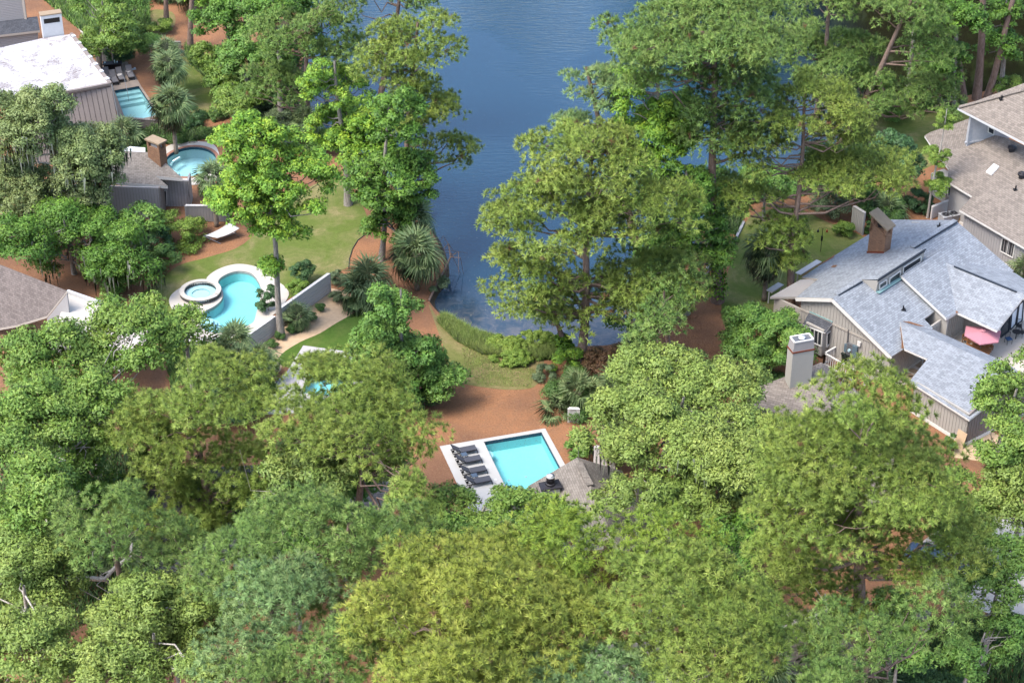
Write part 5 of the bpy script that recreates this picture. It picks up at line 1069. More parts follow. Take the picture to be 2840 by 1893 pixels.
def metal_chair(px, rz, lb, cush=True):
    c = P(*s5(*px), 0) + [0, 0, .05]; r = thing('chair', lb, 'chair', c, 0, 'black metal patio chairs'); X = np.array([math.cos(rz), math.sin(rz), 0]); Y = np.array([-X[1], X[0], 0])
    mb = MB(); mb.frame_box(c - X * .24 - Y * .24 + [0, 0, .43], X * .48, Y * .48, (0, 0, .06)); mb.build('seat', 'cushion_blue' if cush else 'black_metal', r)
    for a in (-.22, .22):
        for b in (-.22, .22): mb = MB(); mb.tube([c + X * a + Y * b, c + X * a * 1.02 + Y * b + [0, 0, .44 if b < 0 else .95]], .018, 5); mb.build('leg', 'black_metal', r)
    for k in range(5): mb = MB(); a = -.2 + k * .1; mb.tube([c + X * a + Y * .22 + [0, 0, .5], c + X * a + Y * .24 + [0, 0, .93]], .012, 4); mb.build('back_bar', 'black_metal', r)
    mb = MB(); mb.tube([c - X * .22 + Y * .24 + [0, 0, .95], c + X * .22 + Y * .24 + [0, 0, .95]], .02, 5); mb.build('top_rail', 'black_metal', r)
metal_chair((2205, 440), .3, 'black metal chair with blue cushion, nearest the pink umbrella'); metal_chair((2300, 320), -.2, 'tall-backed black metal chair beside the sun-room glass', False); metal_chair((2330, 380), 2.2, 'black metal chair at the right edge of the patio', False)
c = P(*s5(2275, 400), 0) + [0, 0, .05]; r = thing('bistro_table', 'small round black bistro table beside the sun-room', 'table', c); mb = MB(); mb.cyl(c + [0, 0, .7], .38, .03, 20); mb.build('table_top', 'black_metal', r); mb = MB(); mb.tube([c, c + [0, 0, .7]], .04, 6); mb.build('leg', 'black_metal', r)
# hose coil
hs = thing('garden_hose', 'white coiled hose hanging on the court wall', 'hose', fy(s5(1700, 300)))
hc = fy(s5(1700, 300)); yd = gxy(yard1 - yard0); yd /= np.linalg.norm(yd); yn = np.array([yd[1], -yd[0], 0])
mb = MB()
for k in range(4): mb.tube([hc + yn * (.1 + .03 * k) + yd * (.36 - .03 * k) * math.cos(a) + np.array([0, 0, (.52 - .04 * k) * math.sin(a)]) for a in np.linspace(0, 6.283, 21)], .028, 5, False)
mb.tube([hc + yn * .2 - [0, 0, .5], hc + yn * .6 - [0, 0, .9] + yd * -.3, gxy(hc + yn * .9 - yd * .8, .08)], .028, 5); mb.build('coil', 'rope', hs)
mb = MB(); mb.box(hc + yn * .05 + [0, 0, .2], (.3, .15, .2)); mb.build('bracket', 'metal_grey', hs)
# trash bin
c = q8(712, 625); r = thing('trash_bin', 'dark green wheeled trash bin inside the railing', 'trash bin', c, 0)
mb = MB(); mb.tube([c, c + [0, 0, .95]], [.34, .42], 4); mb.build('body', 'bin_green', r); mb = MB(); mb.box(c + [0, 0, 1.0], (.66, .72, .08), .78); mb.build('lid', 'bin_green', r)
for s_ in (-.25, .25): mb = MB(); mb.tube([c + [s_, .3, .1], c + [s_ + .06, .3, .1]], .1, 10); mb.build('wheel', 'rubber', r)
# leaning board, hanging lamp, garden glider, watering can, parked car, timber edging
mb = MB(); a_ = w0 * .12 + w1 * .88 + gn * .12; mb.frame_box(gxy(a_ + gn * .35, 0), gd * .9, (gxy(a_) - gxy(a_ + gn * .35)) * .9 + np.array([0, 0, 1.3]), gn * .03); props(mb.build('plywood_board', 'wood_chips'), 'tan board leaning against the beige garage wall', 'board')
c = fz(s5(1580, 185)); mb = MB(); mb.tube([c + [0, 0, .25], c + [0, 0, .2], c, c - [0, 0, .12]], [.03, .12, .14, .04], 8); props(mb.build('wall_lantern', 'black_metal'), 'black lantern on the beige court wall', 'lantern')
kk = T(710, 946)
for i, (px, lb) in enumerate((((170, 235), 'dark-framed round garden chair nearest the pinkish deck'), ((120, 190), 'dark-framed round garden chair behind the other one'))):
    c = kk(px[0], px[1] + 60); r = thing('garden_chair', lb, 'chair', c, 0, 'round garden chairs'); mb = MB(); mb.tube([c + [.45 * math.cos(a), .1 * math.sin(a), .75 + .65 * math.sin(a)] for a in np.linspace(0, 6.283, 21)], .03, 5, False); mb.build('hoop', 'wicker_dark', r)
    mb = MB(); mb.tube([c + [.45 * math.cos(a), .55 + .1 * math.sin(a), .75 + .65 * math.sin(a)] for a in np.linspace(0, 6.283, 21)], .03, 5, False); mb.build('hoop', 'wicker_dark', r)
    mb = MB(); mb.box(c + [0, .28, .42], (.75, .55, .1)); mb.build('seat', 'wicker_dark', r)
c = q8(1160, 775); mb = MB(); mb.tube([c, c + [0, 0, .3], c + [0, 0, .4]], [.2, .2, .08], 10); mb.tube([c + [.15, 0, .1], c + [.5, 0, .42]], .03, 5); props(mb.build('watering_can', 'teal_plastic'), 'green watering can on the flagstones', 'watering can')
def car(c, rz, lb):
    r = thing('parked_car', lb, 'car', c); X = np.array([math.cos(rz), math.sin(rz), 0]); Y = np.array([-X[1], X[0], 0])
    def q(x, y, z): return c + X * x + Y * y + np.array([0, 0, z])
    prof = [(-2.3, .35), (-2.3, .85), (-2.1, 1.0), (-1.0, 1.05), (1.1, 1.02), (2.1, .85), (2.3, .6), (2.3, .35)]
    mb = MB(); n_ = len(prof); mb.add([q(x, -.9, z) for x, z in prof] + [q(x, .9, z) for x, z in prof], [tuple(range(n_))[::-1], tuple(range(n_, 2 * n_))] + [(i, (i + 1) % n_, n_ + (i + 1) % n_, n_ + i) for i in range(n_)]); mb.build('body', 'car_paint', r)
    gl = [(-1.7, 1.03), (-1.2, 1.5), (.4, 1.52), (1.15, 1.03)]; mb = MB(); mb.add([q(x, -.8 if z < 1.2 else -.62, z) for x, z in gl] + [q(x, .8 if z < 1.2 else .62, z) for x, z in gl], [(3, 2, 1, 0), (4, 5, 6, 7), (0, 1, 5, 4), (2, 3, 7, 6)]); mb.build('window', 'window_glass', r)
    mb = MB(); mb.add([q(x, y, 1.53) for x, y in ((-1.2, -.62), (.4, -.62), (.4, .62), (-1.2, .62))], [(0, 1, 2, 3)]); mb.build('roof_panel', 'car_paint', r)
    for x in (-1.45, 1.45):
        for y in (-.88, .88): mb = MB(); mb.tube([q(x, y - .09, .33), q(x, y + .09, .33)], .33, 16); wo_ = mb.build('wheel', 'rubber', r)
    for y in (-.65, .65): mb = MB(); mb.box(q(2.28, y, .68), (.12, .3, .14), rz); mb.build('headlight', 'clear_glass', r)
car(D(2150, 1305), -.5, 'dark blue car parked on the pale driveway behind the lower right pine')
for a_, b_, lb in ((T(1420, 473)(2130, 480), T(1420, 473)(2005, 745), 'weathered grey timber edging beside the right palm'), (T(1420, 473)(1855, 835), T(1420, 473)(1790, 910), 'short grey timber edging left of the ivy-clad pine trunk')):
    mb = MB(); mb.beam(gxy(a_, .1), gxy(b_, .1), .22, .2); props(mb.build('edging_timber', 'weathered_white'), lb, 'edging')
mb = MB(); L = [D(*p) for p in ((862, 530), (842, 537), (822, 552), (810, 572), (803, 594), (801, 616))]; mb.tube([gxy(p, .03) for p in L], .045, 5); props(mb.build('bed_edging', 'charcoal'), 'dark curved edging between the left lawn and the mulch bed', 'edging')
mb = MB(); L = [T0(*p) for p in ((1785, 610), (1900, 700), (2050, 830), (2180, 960), (2200, 1000))]; mb.tube([gxy(p, .05) for p in L], .09, 5); props(mb.build('bed_edging', 'deck_tan'), 'pale stone edging along the top left lawn', 'edging')
c = T0(1228, 640); mb = MB(); mb.box(c + [0, 0, .04], (.5, .35, .06), .5); mb.box(c + [.1, .2, .08], (.2, .3, .04), .2); props(mb.build('cloth_bundle', 'white_paint'), 'pale cloth lying on grass beside the chaises', 'cloth')
for a_, b_, wdt, lb, nm in ((q4(275, 950, 1.1), q4(470, 830, 1.1), .55, 'weathered grey bench-like ledge beyond the blue roof', 'wooden_ledge'), (q4(10, 1110, 1.2), q4(120, 1040, 1.2), .6, 'weathered grey ledge behind the pine at the blue house', 'wooden_ledge')):
    r = thing(nm, lb, 'ledge', gxy(a_)); mb = MB(); mb.beam(a_, b_, wdt, .08); mb.build('top', 'fence_grey', r)
    for q_ in (a_, b_): mb = MB(); mb.box(gxy(q_, .55), (.1, .1, 1.1)); mb.build('leg', 'fence_grey', r)
porch = [q4(20, 1160, 3.3), q4(300, 1000, 3.6), q4(462, 995, 3.7), q4(262, 1160, 3.6)]
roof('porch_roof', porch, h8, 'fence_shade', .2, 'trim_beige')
wall('porch_wall', gxy(porch[0] + [.4, .3, 0]), gxy(gw0), [gxy(porch[0] + [.4, .3, 0], 3.1), gxy(gw0, 3.2)], h8, 'trim_beige', inward=1)

# ---------------------------------------------------------------- trees
PY, PM, PB, PD = 'pine_yellow', 'pine_mid', 'pine_blue', 'pine_dark'
bp = dict(bark='bark_pine')
# --- foreground pines
NN, LN, WD = 33, .36, .024
tree('pine', 'huge bright green pine filling the right side in front of the blue-roofed house', 'pine tree', [(1745, 940, 2200, 1240), (1860, 840, 2130, 1010), (1690, 1120, 2010, 1330), (2010, 1130, 2280, 1400), (1760, 1290, 2020, 1480)], base=(1955, 1580), mat=PY, dens=.78, trunk=.55, **bp)
tree('pine', 'lower pine in front of the huge right pine, trunk leaving the bottom edge', 'pine tree', [(1850, 1390, 2080, 1560), (2050, 1330, 2230, 1530), (1830, 1540, 1960, 1620)], h=17, mat=PM, dens=.75, **bp)
tree('pine', 'broad yellow-green pine right of bottom centre', 'pine tree', [(1375, 1262, 1800, 1600), (1480, 1450, 1760, 1690)], h=21, mat=PY, dens=1.15, **bp)
tree('pine', 'golden-tinged dome-shaped pine at bottom centre', 'pine tree', [(860, 1250, 1370, 1620), (790, 1340, 960, 1520), (880, 1480, 1180, 1700)], h=22, mat='pine_gold', dens=1.2, **bp)
tree('pine', 'bright lime-topped pine just below the centre house roof', 'pine tree', [(1120, 1178, 1420, 1350), (1410, 1185, 1625, 1340)], h=20, mat='pine_lime', dens=.9, **bp)
tree('pine', 'small pine at the bottom edge left of centre', 'pine tree', [(640, 1425, 930, 1640), (540, 1500, 720, 1680)], h=19, mat=PM, dens=.95, **bp)
tree('pine', 'small bluish pine at the bottom edge in the centre', 'pine tree', [(1130, 1490, 1390, 1660), (1330, 1480, 1500, 1620)], h=19, mat=PB, dens=.95, **bp)
tree('pine', 'pale silvery-green pine with open dark branches, lower left of centre', 'pine tree', [(520, 1320, 770, 1480), (480, 1420, 660, 1600), (600, 1310, 720, 1400)], h=19, mat=PB, dens=.85, limbs=1, **bp)
tree('pine', 'rounded deep green pine below the grey-branched maple', 'pine tree', [(505, 1145, 880, 1420), (850, 1150, 985, 1300)], h=19, mat=PM, dens=.95, **bp)
tree('pine', 'large spreading pine with forked trunk at the lower left', 'pine tree', [(250, 900, 500, 1130), (400, 815, 620, 1000), (235, 1060, 520, 1290), (480, 990, 690, 1180), (320, 1230, 480, 1360)], base=(520, 1300), mat=PY, dens=1.0, limbs=.9, **bp)
tree('pine', 'olive pine with long needles between the half-hidden pool and the orange mulch', 'pine tree', [(655, 815, 940, 1000), (860, 900, 1010, 1140), (590, 920, 760, 1080), (900, 1080, 1000, 1220), (700, 960, 880, 1100)], h=17, mat=PY, dens=1.0, **bp)
tree('pine', 'small pine above the bare curved branch at the lower left', 'pine tree', [(140, 1125, 370, 1310)], h=16, mat=PM, dens=.9, **bp)
tree('pine', 'thin dark pine among the lower left roofs', 'pine tree', [(380, 1290, 560, 1440), (330, 1200, 480, 1330)], h=13, mat=PM, dens=.6, limbs=1, **bp)
# --- pines round the pond
NN, LN, WD = 19, .40, .038
tree('pine', 'tall lakeside pine in the middle with long bare lower limbs over the water', 'pine tree', [(1215, 270, 1500, 480), (1120, 400, 1420, 610), (1330, 380, 1600, 580), (1100, 560, 1330, 740), (1360, 560, 1620, 760), (1260, 640, 1440, 780)], base=(1333, 842), mat=PY, dens=.62, limbs=1, trunk=.42, cr=1.15, **bp)
tree('pine', 'slim ivy-footed pine trunk just left of the tall lakeside pine', 'pine tree', [(1210, 660, 1320, 760)], base=(1303, 808), mat=PM, dens=.4, trunk=.3, ivy=(.0, .35), **bp)
tree('pine', 'big dense pine with ivy-wrapped lower trunk, top right of centre', 'pine tree', [(1440, -40, 1830, 180), (1400, 60, 1640, 230), (1560, 120, 1800, 330), (1560, 240, 1780, 370)], base=(1648, 692), mat=PM, dens=.64, limbs=.9, trunk=.5, ivy=(.03, .42), **bp)
tree('pine', 'tall pine in front of the blue house with layered yellow-green tufts', 'pine tree', [(1750, 175, 1980, 320), (1645, 270, 1800, 430), (1850, 330, 2080, 480), (1640, 400, 1790, 500), (1860, 230, 2020, 380), (1730, 470, 1850, 620), (1780, 560, 1850, 640)], base=(1815, 708), mat=PY, dens=.75, limbs=1, trunk=.36, cr=1.05, **bp)
tree('pine', 'shaded pine leaning over the dark inlet at upper right', 'pine tree', [(1800, -60, 1990, 90), (1790, 60, 2010, 200)], base=(1875, 300), mat=PM, dens=.75, limbs=1, **bp)
tree('pine', 'dark-branched pine with pale outer tufts over the dark inlet', 'pine tree', [(1990, -50, 2160, 90), (2070, 60, 2210, 170), (1900, 150, 2100, 300), (2060, 170, 2200, 290)], base=(1935, 330), mat=PM, dens=.75, limbs=1, **bp)
tree('pine', 'slim pine sprig left of the lime sweetgum over the pond', 'pine tree', [(1310, 135, 1440, 290), (1270, 255, 1360, 320)], base=(1480, 640), mat=PB, dens=.6, limbs=1, cr=.9, **bp)
tree('pine', 'large rounded pine overhanging the left side of the pond', 'pine tree', [(860, 25, 1040, 200), (820, 90, 980, 260), (900, 180, 1070, 330), (960, 300, 1080, 400)], base=(925, 520), mat=PY, dens=.9, limbs=.9, trunk=.4, **bp)
tree('pine', 'pine with exposed grey trunk and broken limbs at top left of the pond', 'pine tree', [(560, 30, 720, 150), (540, 140, 700, 270), (690, -40, 830, 120), (740, 70, 850, 190)], base=(715, 330), mat=PM, dens=.8, limbs=1, **bp)
tree('pine', 'dark pine behind the others at the top edge left of the pond', 'pine tree', [(800, -80, 960, 60), (930, -60, 1010, 30)], base=(860, 330), mat=PM, dens=.6, **bp)
tree('pine', 'bare tall trunk of a pine standing left at the bed path', 'pine tree', [(330, -420, 460, -230)], base=(383, 62), mat=PM, dens=.4, trunk=.3, limbs=.2, **bp)
tree('pine', 'bare tall trunk of a pine standing right at the bed path', 'pine tree', [(380, -420, 520, -230)], base=(437, 112), mat=PM, dens=.4, trunk=.32, limbs=.2, **bp)
tree('pine', 'drooping shaded pine beside the dark mulch, right of the lakeside pine', 'pine tree', [(1480, 580, 1620, 760), (1430, 700, 1560, 830)], h=12, mat=PM, dens=.55, limbs=1, **bp)
tree('pine', 'straight reddish trunk pine, tallest of the clump behind the brown roof', 'pine tree', [(2130, -500, 2420, -280)], base=(2243, 228), mat=PM, dens=.3, trunk=.42, limbs=.1, **bp)
tree('pine', 'forward-leaning reddish trunk pine, rightmost of the clump', 'pine tree', [(2300, -300, 2500, -120)], base=(2268, 225), mat=PM, dens=.3, trunk=.36, limbs=.1, **bp)
tree('pine', 'slender lichen-pale trunk pine, leftmost of the clump', 'pine tree', [(2060, -300, 2260, -150)], base=(2215, 228), mat=PM, dens=.3, trunk=.3, limbs=.2, **bp)
tree('pine', 'thin young pine trunk standing alone by the inlet shrubs', 'pine tree', [(2085, 120, 2200, 215)], base=(2139, 243), mat=PM, dens=.4, trunk=.16, limbs=.6, **bp)
# --- broadleaf trees
bg_ = dict(bark='bark_grey')
tree('broad', 'lime-tipped sweetgum with slanting pale trunk beside the curvy pool', 'sweetgum tree', [(490, 262, 670, 440), (560, 330, 770, 530), (485, 380, 640, 530), (560, 450, 700, 590), (600, 590, 650, 640)], base=(647, 775), mat='gum', dens=.9, leaf=.17, trunk=.3, cr=1.0, per=170, limbs=.5, name='sweetgum_tree', **bg_)
tree('broad', 'yellow-tipped tall sweetgum left of the pond pine', 'sweetgum tree', [(685, 120, 790, 300), (750, 240, 930, 400), (700, 250, 800, 360)], base=(800, 470), mat='gum', dens=.95, leaf=.18, cr=1.0, per=170, name='sweetgum_tree', **bg_)
tree('broad', 'deep green sweetgum at the water edge with straight trunk in the mulch bed', 'sweetgum tree', [(850, 200, 980, 360), (800, 340, 1000, 490), (830, 440, 960, 600)], base=(876, 598), mat='gum_dark', dens=1.0, leaf=.18, cr=1.05, per=170, trunk=.28, name='sweetgum_tree', **bg_)
tree('broad', 'lime-green sweetgum right of the pond between the two great pines', 'sweetgum tree', [(1400, 150, 1510, 300), (1400, 250, 1610, 400), (1490, 210, 1620, 320)], base=(1530, 660), mat='gum', dens=1.0, leaf=.18, cr=1.0, per=170, name='sweetgum_tree', **bg_)
tree('broad', 'dark green sweetgum with low boughs behind the lakeside pine', 'sweetgum tree', [(1480, 370, 1640, 530), (1560, 480, 1680, 680), (1450, 500, 1600, 700)], base=(1575, 720), mat='gum_dark', dens=.9, leaf=.18, cr=1.0, per=160, name='sweetgum_tree', **bg_)
tree('broad', 'moss-draped live oak at the left in front of the flat white roof', 'live oak tree', [(0, 220, 170, 420), (110, 270, 280, 440), (-60, 340, 130, 560), (40, 195, 160, 300), (130, 360, 275, 500), (-60, 210, 70, 360), (170, 300, 285, 420)], base=(148, 560), mat='oak_moss', dens=1.2, leaf=.15, cr=1.2, per=190, moss=.5, limbs=1, name='oak_tree', bark='bark_pale')
tree('broad', 'dark dense oak mass below the mossy live oak', 'oak tree', [(60, 440, 260, 660), (180, 480, 350, 700), (-40, 500, 120, 640)], h=8, mat='gum_dark', dens=1.1, leaf=.15, per=180, moss=.25, name='oak_tree', **bg_)
tree('broad', 'big green oak with dead twigs at the left edge above the dark roof', 'oak tree', [(0, 740, 250, 960), (180, 690, 420, 860), (-60, 880, 230, 1110), (150, 850, 330, 1050), (-40, 1050, 180, 1220)], h=15, mat='oak', dens=1.1, leaf=.16, cr=1.3, per=200, limbs=1, name='oak_tree', bark='bark_pale')
tree('broad', 'fine-leaved live oak in the bottom left corner', 'live oak tree', [(-60, 1200, 180, 1450), (-40, 1400, 190, 1640)], h=13, mat='oak_pale', dens=1.3, leaf=.14, cr=1.2, per=230, limbs=1, name='oak_tree', bark='bark_pale')
tree('broad', 'rounded fine-leaved live oak along the bottom left, beside the bare branch', 'live oak tree', [(190, 1310, 480, 1560), (170, 1440, 400, 1640), (400, 1480, 520, 1620)], h=13, mat='oak_pale', dens=1.3, leaf=.14, cr=1.2, per=230, limbs=1, name='oak_tree', bark='bark_pale')
tree('broad', 'grey-branched maple with orange-tinted leaves in front of the olive pine', 'maple tree', [(660, 910, 960, 1130), (620, 1010, 850, 1180)], h=13.5, mat='maple', dens=.85, leaf=.17, cr=1.1, per=150, limbs=1, name='maple_tree', bark='bark_pale')
tree('broad', 'wide pale live oak between the orange mulch and the white chimney', 'live oak tree', [(1400, 790, 1640, 960), (1560, 830, 1750, 1010), (1320, 900, 1560, 1080), (1520, 960, 1800, 1130)], h=11.5, mat='oak_pale', dens=1.3, leaf=.15, cr=1.3, per=220, limbs=1, moss=.1, name='oak_tree', bark='bark_pale')
tree('broad', 'lower live oak with long lichened limbs, right of the centre roof', 'live oak tree', [(1470, 1070, 1720, 1220), (1640, 1030, 1830, 1180)], h=8.5, mat='oak_pale', dens=.75, leaf=.15, cr=1.15, per=200, limbs=1, name='oak_tree', bark='bark_pale')
tree('broad', 'small thin oak spray over the centre brown roof', 'oak tree', [(1370, 1085, 1560, 1200)], h=9.5, mat='oak_pale', dens=.6, leaf=.14, cr=.8, per=130, limbs=1, name='oak_tree', bark='bark_pale')
tree('broad', 'low bushy oak below the dark loungers', 'oak tree', [(950, 1105, 1110, 1250), (1080, 1150, 1320, 1270)], h=9, mat='oak', dens=.9, leaf=.14, cr=.95, per=170, limbs=1, name='oak_tree', bark='bark_pale')
tree('broad', 'tall conical laurel oak between the half-hidden pool and the orange mulch', 'laurel oak tree', [(830, 640, 960, 800), (800, 740, 1010, 900), (880, 800, 1070, 930)], base=(930, 920), mat='laurel', dens=1.05, leaf=.16, cr=1.1, per=200, low=-.6, name='oak_tree', **bg_)
tree('broad', 'round bright crape myrtle in front of the bay window', 'crape myrtle tree', [(1660, 700, 1860, 870)], h=6, mat='laurel', dens=1.1, leaf=.13, cr=.95, per=230, name='crape_myrtle', **bg_)
tree('broad', 'slender lime-green young tree beside the far right house', 'cypress tree', [(2145, 240, 2190, 330), (2120, 330, 2180, 420), (2130, 400, 2195, 460)], base=(2130, 500), mat='lime_shrub', dens=1.3, leaf=.11, cr=.55, per=130, trunk=.12, limbs=.4, name='cypress_tree', bark='bark_pale')
tree('broad', 'dark glossy magnolia left of the slender lime tree', 'magnolia tree', [(1995, 300, 2115, 425)], h=8, mat='dark_shrub', dens=1.2, leaf=.17, cr=.9, per=170, low=-.7, name='magnolia_tree', **bg_)
tree('broad', 'leafy green tree at the right edge in front of the patio', 'oak tree', [(2230, 850, 2360, 1000), (2290, 790, 2440, 960), (2240, 960, 2400, 1110)], h=11, mat='oak', dens=1.0, leaf=.16, cr=1.15, per=190, limbs=.8, name='oak_tree', **bg_)
tree('broad', 'lighter green oak at the right edge below the garage corner', 'oak tree', [(2250, 1060, 2440, 1260)], h=9, mat='oak_pale', dens=1.3, leaf=.15, cr=1.15, per=200, limbs=.8, name='oak_tree', **bg_)
tree('broad', 'open golden-green oak over the pale driveway at right', 'oak tree', [(2200, 1290, 2360, 1440), (2250, 1240, 2400, 1330)], h=8.5, mat='oak', dens=.6, leaf=.15, cr=1.0, per=150, limbs=1, name='oak_tree', **bg_)
tree('broad', 'small dark green tree in the bottom right corner', 'oak tree', [(2160, 1450, 2260, 1590), (2240, 1400, 2360, 1540)], h=6.5, mat='laurel', dens=.8, leaf=.14, cr=.95, per=170, limbs=1, name='oak_tree', **bg_)
tree('broad', 'leafy tree in front of the top left corner house', 'oak tree', [(150, -40, 270, 40), (215, 10, 320, 130)], h=9.5, mat='oak', dens=.85, leaf=.17, cr=1.1, per=150, limbs=1, name='oak_tree', **bg_)
tree('broad', 'dense dark broadleaf tree left of the reddish trunks', 'sweetgum tree', [(2130, -20, 2260, 110), (2110, 90, 2230, 200)], base=(2190, 250), mat='gum_dark', dens=.9, leaf=.19, cr=1.1, per=150, name='sweetgum_tree', **bg_)
tree('broad', 'dense broadleaf tree among the reddish trunks in the top right corner', 'sweetgum tree', [(2260, -20, 2352, 90), (2240, 60, 2352, 150)], base=(2300, 215), mat='gum_dark', dens=.8, leaf=.19, cr=1.1, per=150, name='sweetgum_tree', **bg_)
# wooded bank, upper left of the pond: single trees
for i, (bx, hh, mt, lb) in enumerate((
    ((460, -20, 580, 110), 11, 'gum_dark', 'dark round tree at the top of the wooded bank'), ((500, 60, 620, 200), 8.5, 'laurel', 'green bushy tree in the middle of the wooded bank'),
    ((440, 100, 540, 190), 4.5, 'oak', 'low golden-green thicket beside the tall bare trunk'), ((570, 120, 680, 240), 7, 'laurel', 'green tree at the foot of the wooded bank'),
    ((610, -40, 740, 60), 12, 'gum_dark', 'dark tree behind the broken-limbed pine'), ((620, 180, 700, 260), 4, 'dark_shrub', 'dark bush under the broken-limbed pine'), ((470, 150, 560, 220), 3.2, 'oak', 'low olive thicket along the mulch strip'),
    ((390, -60, 500, 30), 5, 'gum', 'lime-green bush at the top edge between the trunks'), ((180, 60, 330, 130), 4.5, 'oak', 'low leafy tree beside the white chimney'))):
    tree('broad', lb, 'tree', [bx], h=hh, mat=mt, dens=1.35, leaf=.18, per=160, cr=1.1, **bg_)
for bx, hh, mt, lb in (((80, 980, 240, 1150), 9, 'laurel', 'shaded leafy tree beneath the big left oak'), ((-20, 1140, 130, 1290), 9, 'oak', 'leafy oak at the left edge between the big oak and the corner oak'), ((120, 1080, 280, 1200), 8, 'gum_dark', 'dark tree beneath the small lower left pine'),
    ((540, 1080, 700, 1220), 8, 'laurel', 'shaded green tree right of the forked pine trunk'), ((600, 1190, 740, 1290), 9, 'gum_dark', 'shaded tree behind the deep green pine'), ((120, 900, 300, 1040), 9, 'oak', 'green oak bough mass over the terracotta path'), ((390, 1380, 560, 1500), 10, 'oak_pale', 'pale oak sprays left of the silvery pine'),
    ((940, 1200, 1140, 1330), 10, 'oak', 'bushy oak behind the golden domed pine'), ((1600, 1180, 1760, 1330), 8, 'gum_dark', 'dark tree between the lower live oak and the huge pine'), ((1560, 1290, 1760, 1420), 9, 'oak', 'leafy tree filling the gap right of the lime pine'), ((2080, 1100, 2280, 1260), 7, 'oak', 'oak behind the huge right pine at the driveway edge'), ((1990, 1450, 2140, 1560), 7, 'laurel', 'small leafy tree in front of the dark lower right wall')):
    tree('broad', lb, 'tree', [bx], h=hh, mat=mt, dens=1.1, leaf=.16, per=160, cr=1.15, **bg_)
for bx, hh, mt, lb in (((1560, 380, 1700, 540), 9, 'gum_dark', 'dark leafy tree filling the gap behind the ivy-wrapped pine'), ((1690, 380, 1830, 470), 5, 'laurel', 'low leafy tree on the right bank behind the layered pine'), ((1850, 370, 2000, 450), 5, 'oak', 'low olive tree on the right bank lawn edge'),
    ((1400, 640, 1500, 780), 7, 'gum_dark', 'dark leafy tree right behind the lakeside pine trunk'), ((240, -40, 340, 50), 6, 'laurel', 'green tree at the top edge left of the bare trunks'), ((500, -60, 620, 40), 12, 'laurel', 'tall green tree at the top edge of the wooded bank'), ((690, 10, 790, 120), 9, 'gum_dark', 'dark tree behind the exposed grey pine trunk'),
    ((600, 60, 720, 180), 8, 'laurel', 'green tree left of the exposed grey pine trunk'), ((740, 150, 850, 260), 8, 'gum', 'lime-green tree between the yellow-tipped sweetgum and the pond'), ((560, -20, 700, 80), 14, 'gum_dark', 'tall dark tree on top of the wooded bank'), ((470, 200, 600, 260), 3.5, 'oak', 'low olive tree at the end of the top lawn'), ((280, 470, 370, 560), 5, 'laurel', 'bluish green tree in front of the grey siding'),
    ((2120, 1190, 2290, 1380), 9, 'oak', 'leafy oak shading the parked car'), ((370, 690, 490, 850), 9, 'oak', 'oak boughs reaching to the curvy pool deck'), ((700, 1080, 860, 1210), 9, 'laurel', 'green tree under the grey-branched maple'), ((2000, 1360, 2120, 1450), 8, 'oak', 'oak sprays over the lower right roof ridge'), ((870, 1190, 1010, 1290), 8, 'oak', 'bushy oak over the orange soil below the maple'), ((330, 1420, 470, 1560), 9, 'oak', 'second oak at the bottom left beside the path'), ((2040, -60, 2180, 60), 14, 'gum_dark', 'dark tree filling the top edge left of the clump'), ((300, 960, 440, 1090), 11, 'oak', 'oak bough mass left of the forked pine crown')):
    if lb != 'x': tree('broad', lb, 'tree', [bx], h=hh, mat=mt, dens=1.1, leaf=.17, per=160, cr=1.15, **bg_)
# inlet-side trees just beyond the top of the frame
for k in range(9):
    C = np.array([22 + k * 8, 219 + (k % 3) * 5, 9.5]); d_ = (C - CAM) @ FW; px = CX + FS * ((C - CAM) @ RT) / d_; py = CY - FS * ((C - CAM) @ UP) / d_; s_ = FS / d_
    tree('broad', 'broad dark tree standing beyond the inlet', 'tree', [((px - 8 * s_) / KD, (py - 9 * s_) / KD, (px + 8 * s_) / KD, (py + 8 * s_) / KD)], h=18.5, mat='gum_dark', dens=.9, leaf=.95, per=36, cr=2.2, group='trees beyond the inlet', **bg_)
# far bank beyond the frame (its reflection and shade reach the picture)
for k in range(16):
    x = -60 + k * 11 + (k % 3) * 2; g_ = np.array([x, 262 + (k * 37 % 11), 0]); b_ = [v / KD for v in (0, 0)]
    sx, sy = None, None
    C = g_ + [0, 0, 10]; d_ = (C - CAM) @ FW; px = CX + FS * ((C - CAM) @ RT) / d_; py = CY - FS * ((C - CAM) @ UP) / d_; s_ = FS / d_
    if k % 2: tree('broad', 'broad dark tree on the far bank beyond the pond', 'tree', [((px - 6.5 * s_) / KD, (py - 8 * s_) / KD, (px + 6.5 * s_) / KD, (py + 6 * s_) / KD)], h=19, mat='gum_dark', dens=.5, leaf=.5, per=60, cr=2.2, group='trees on the far bank', **bg_)
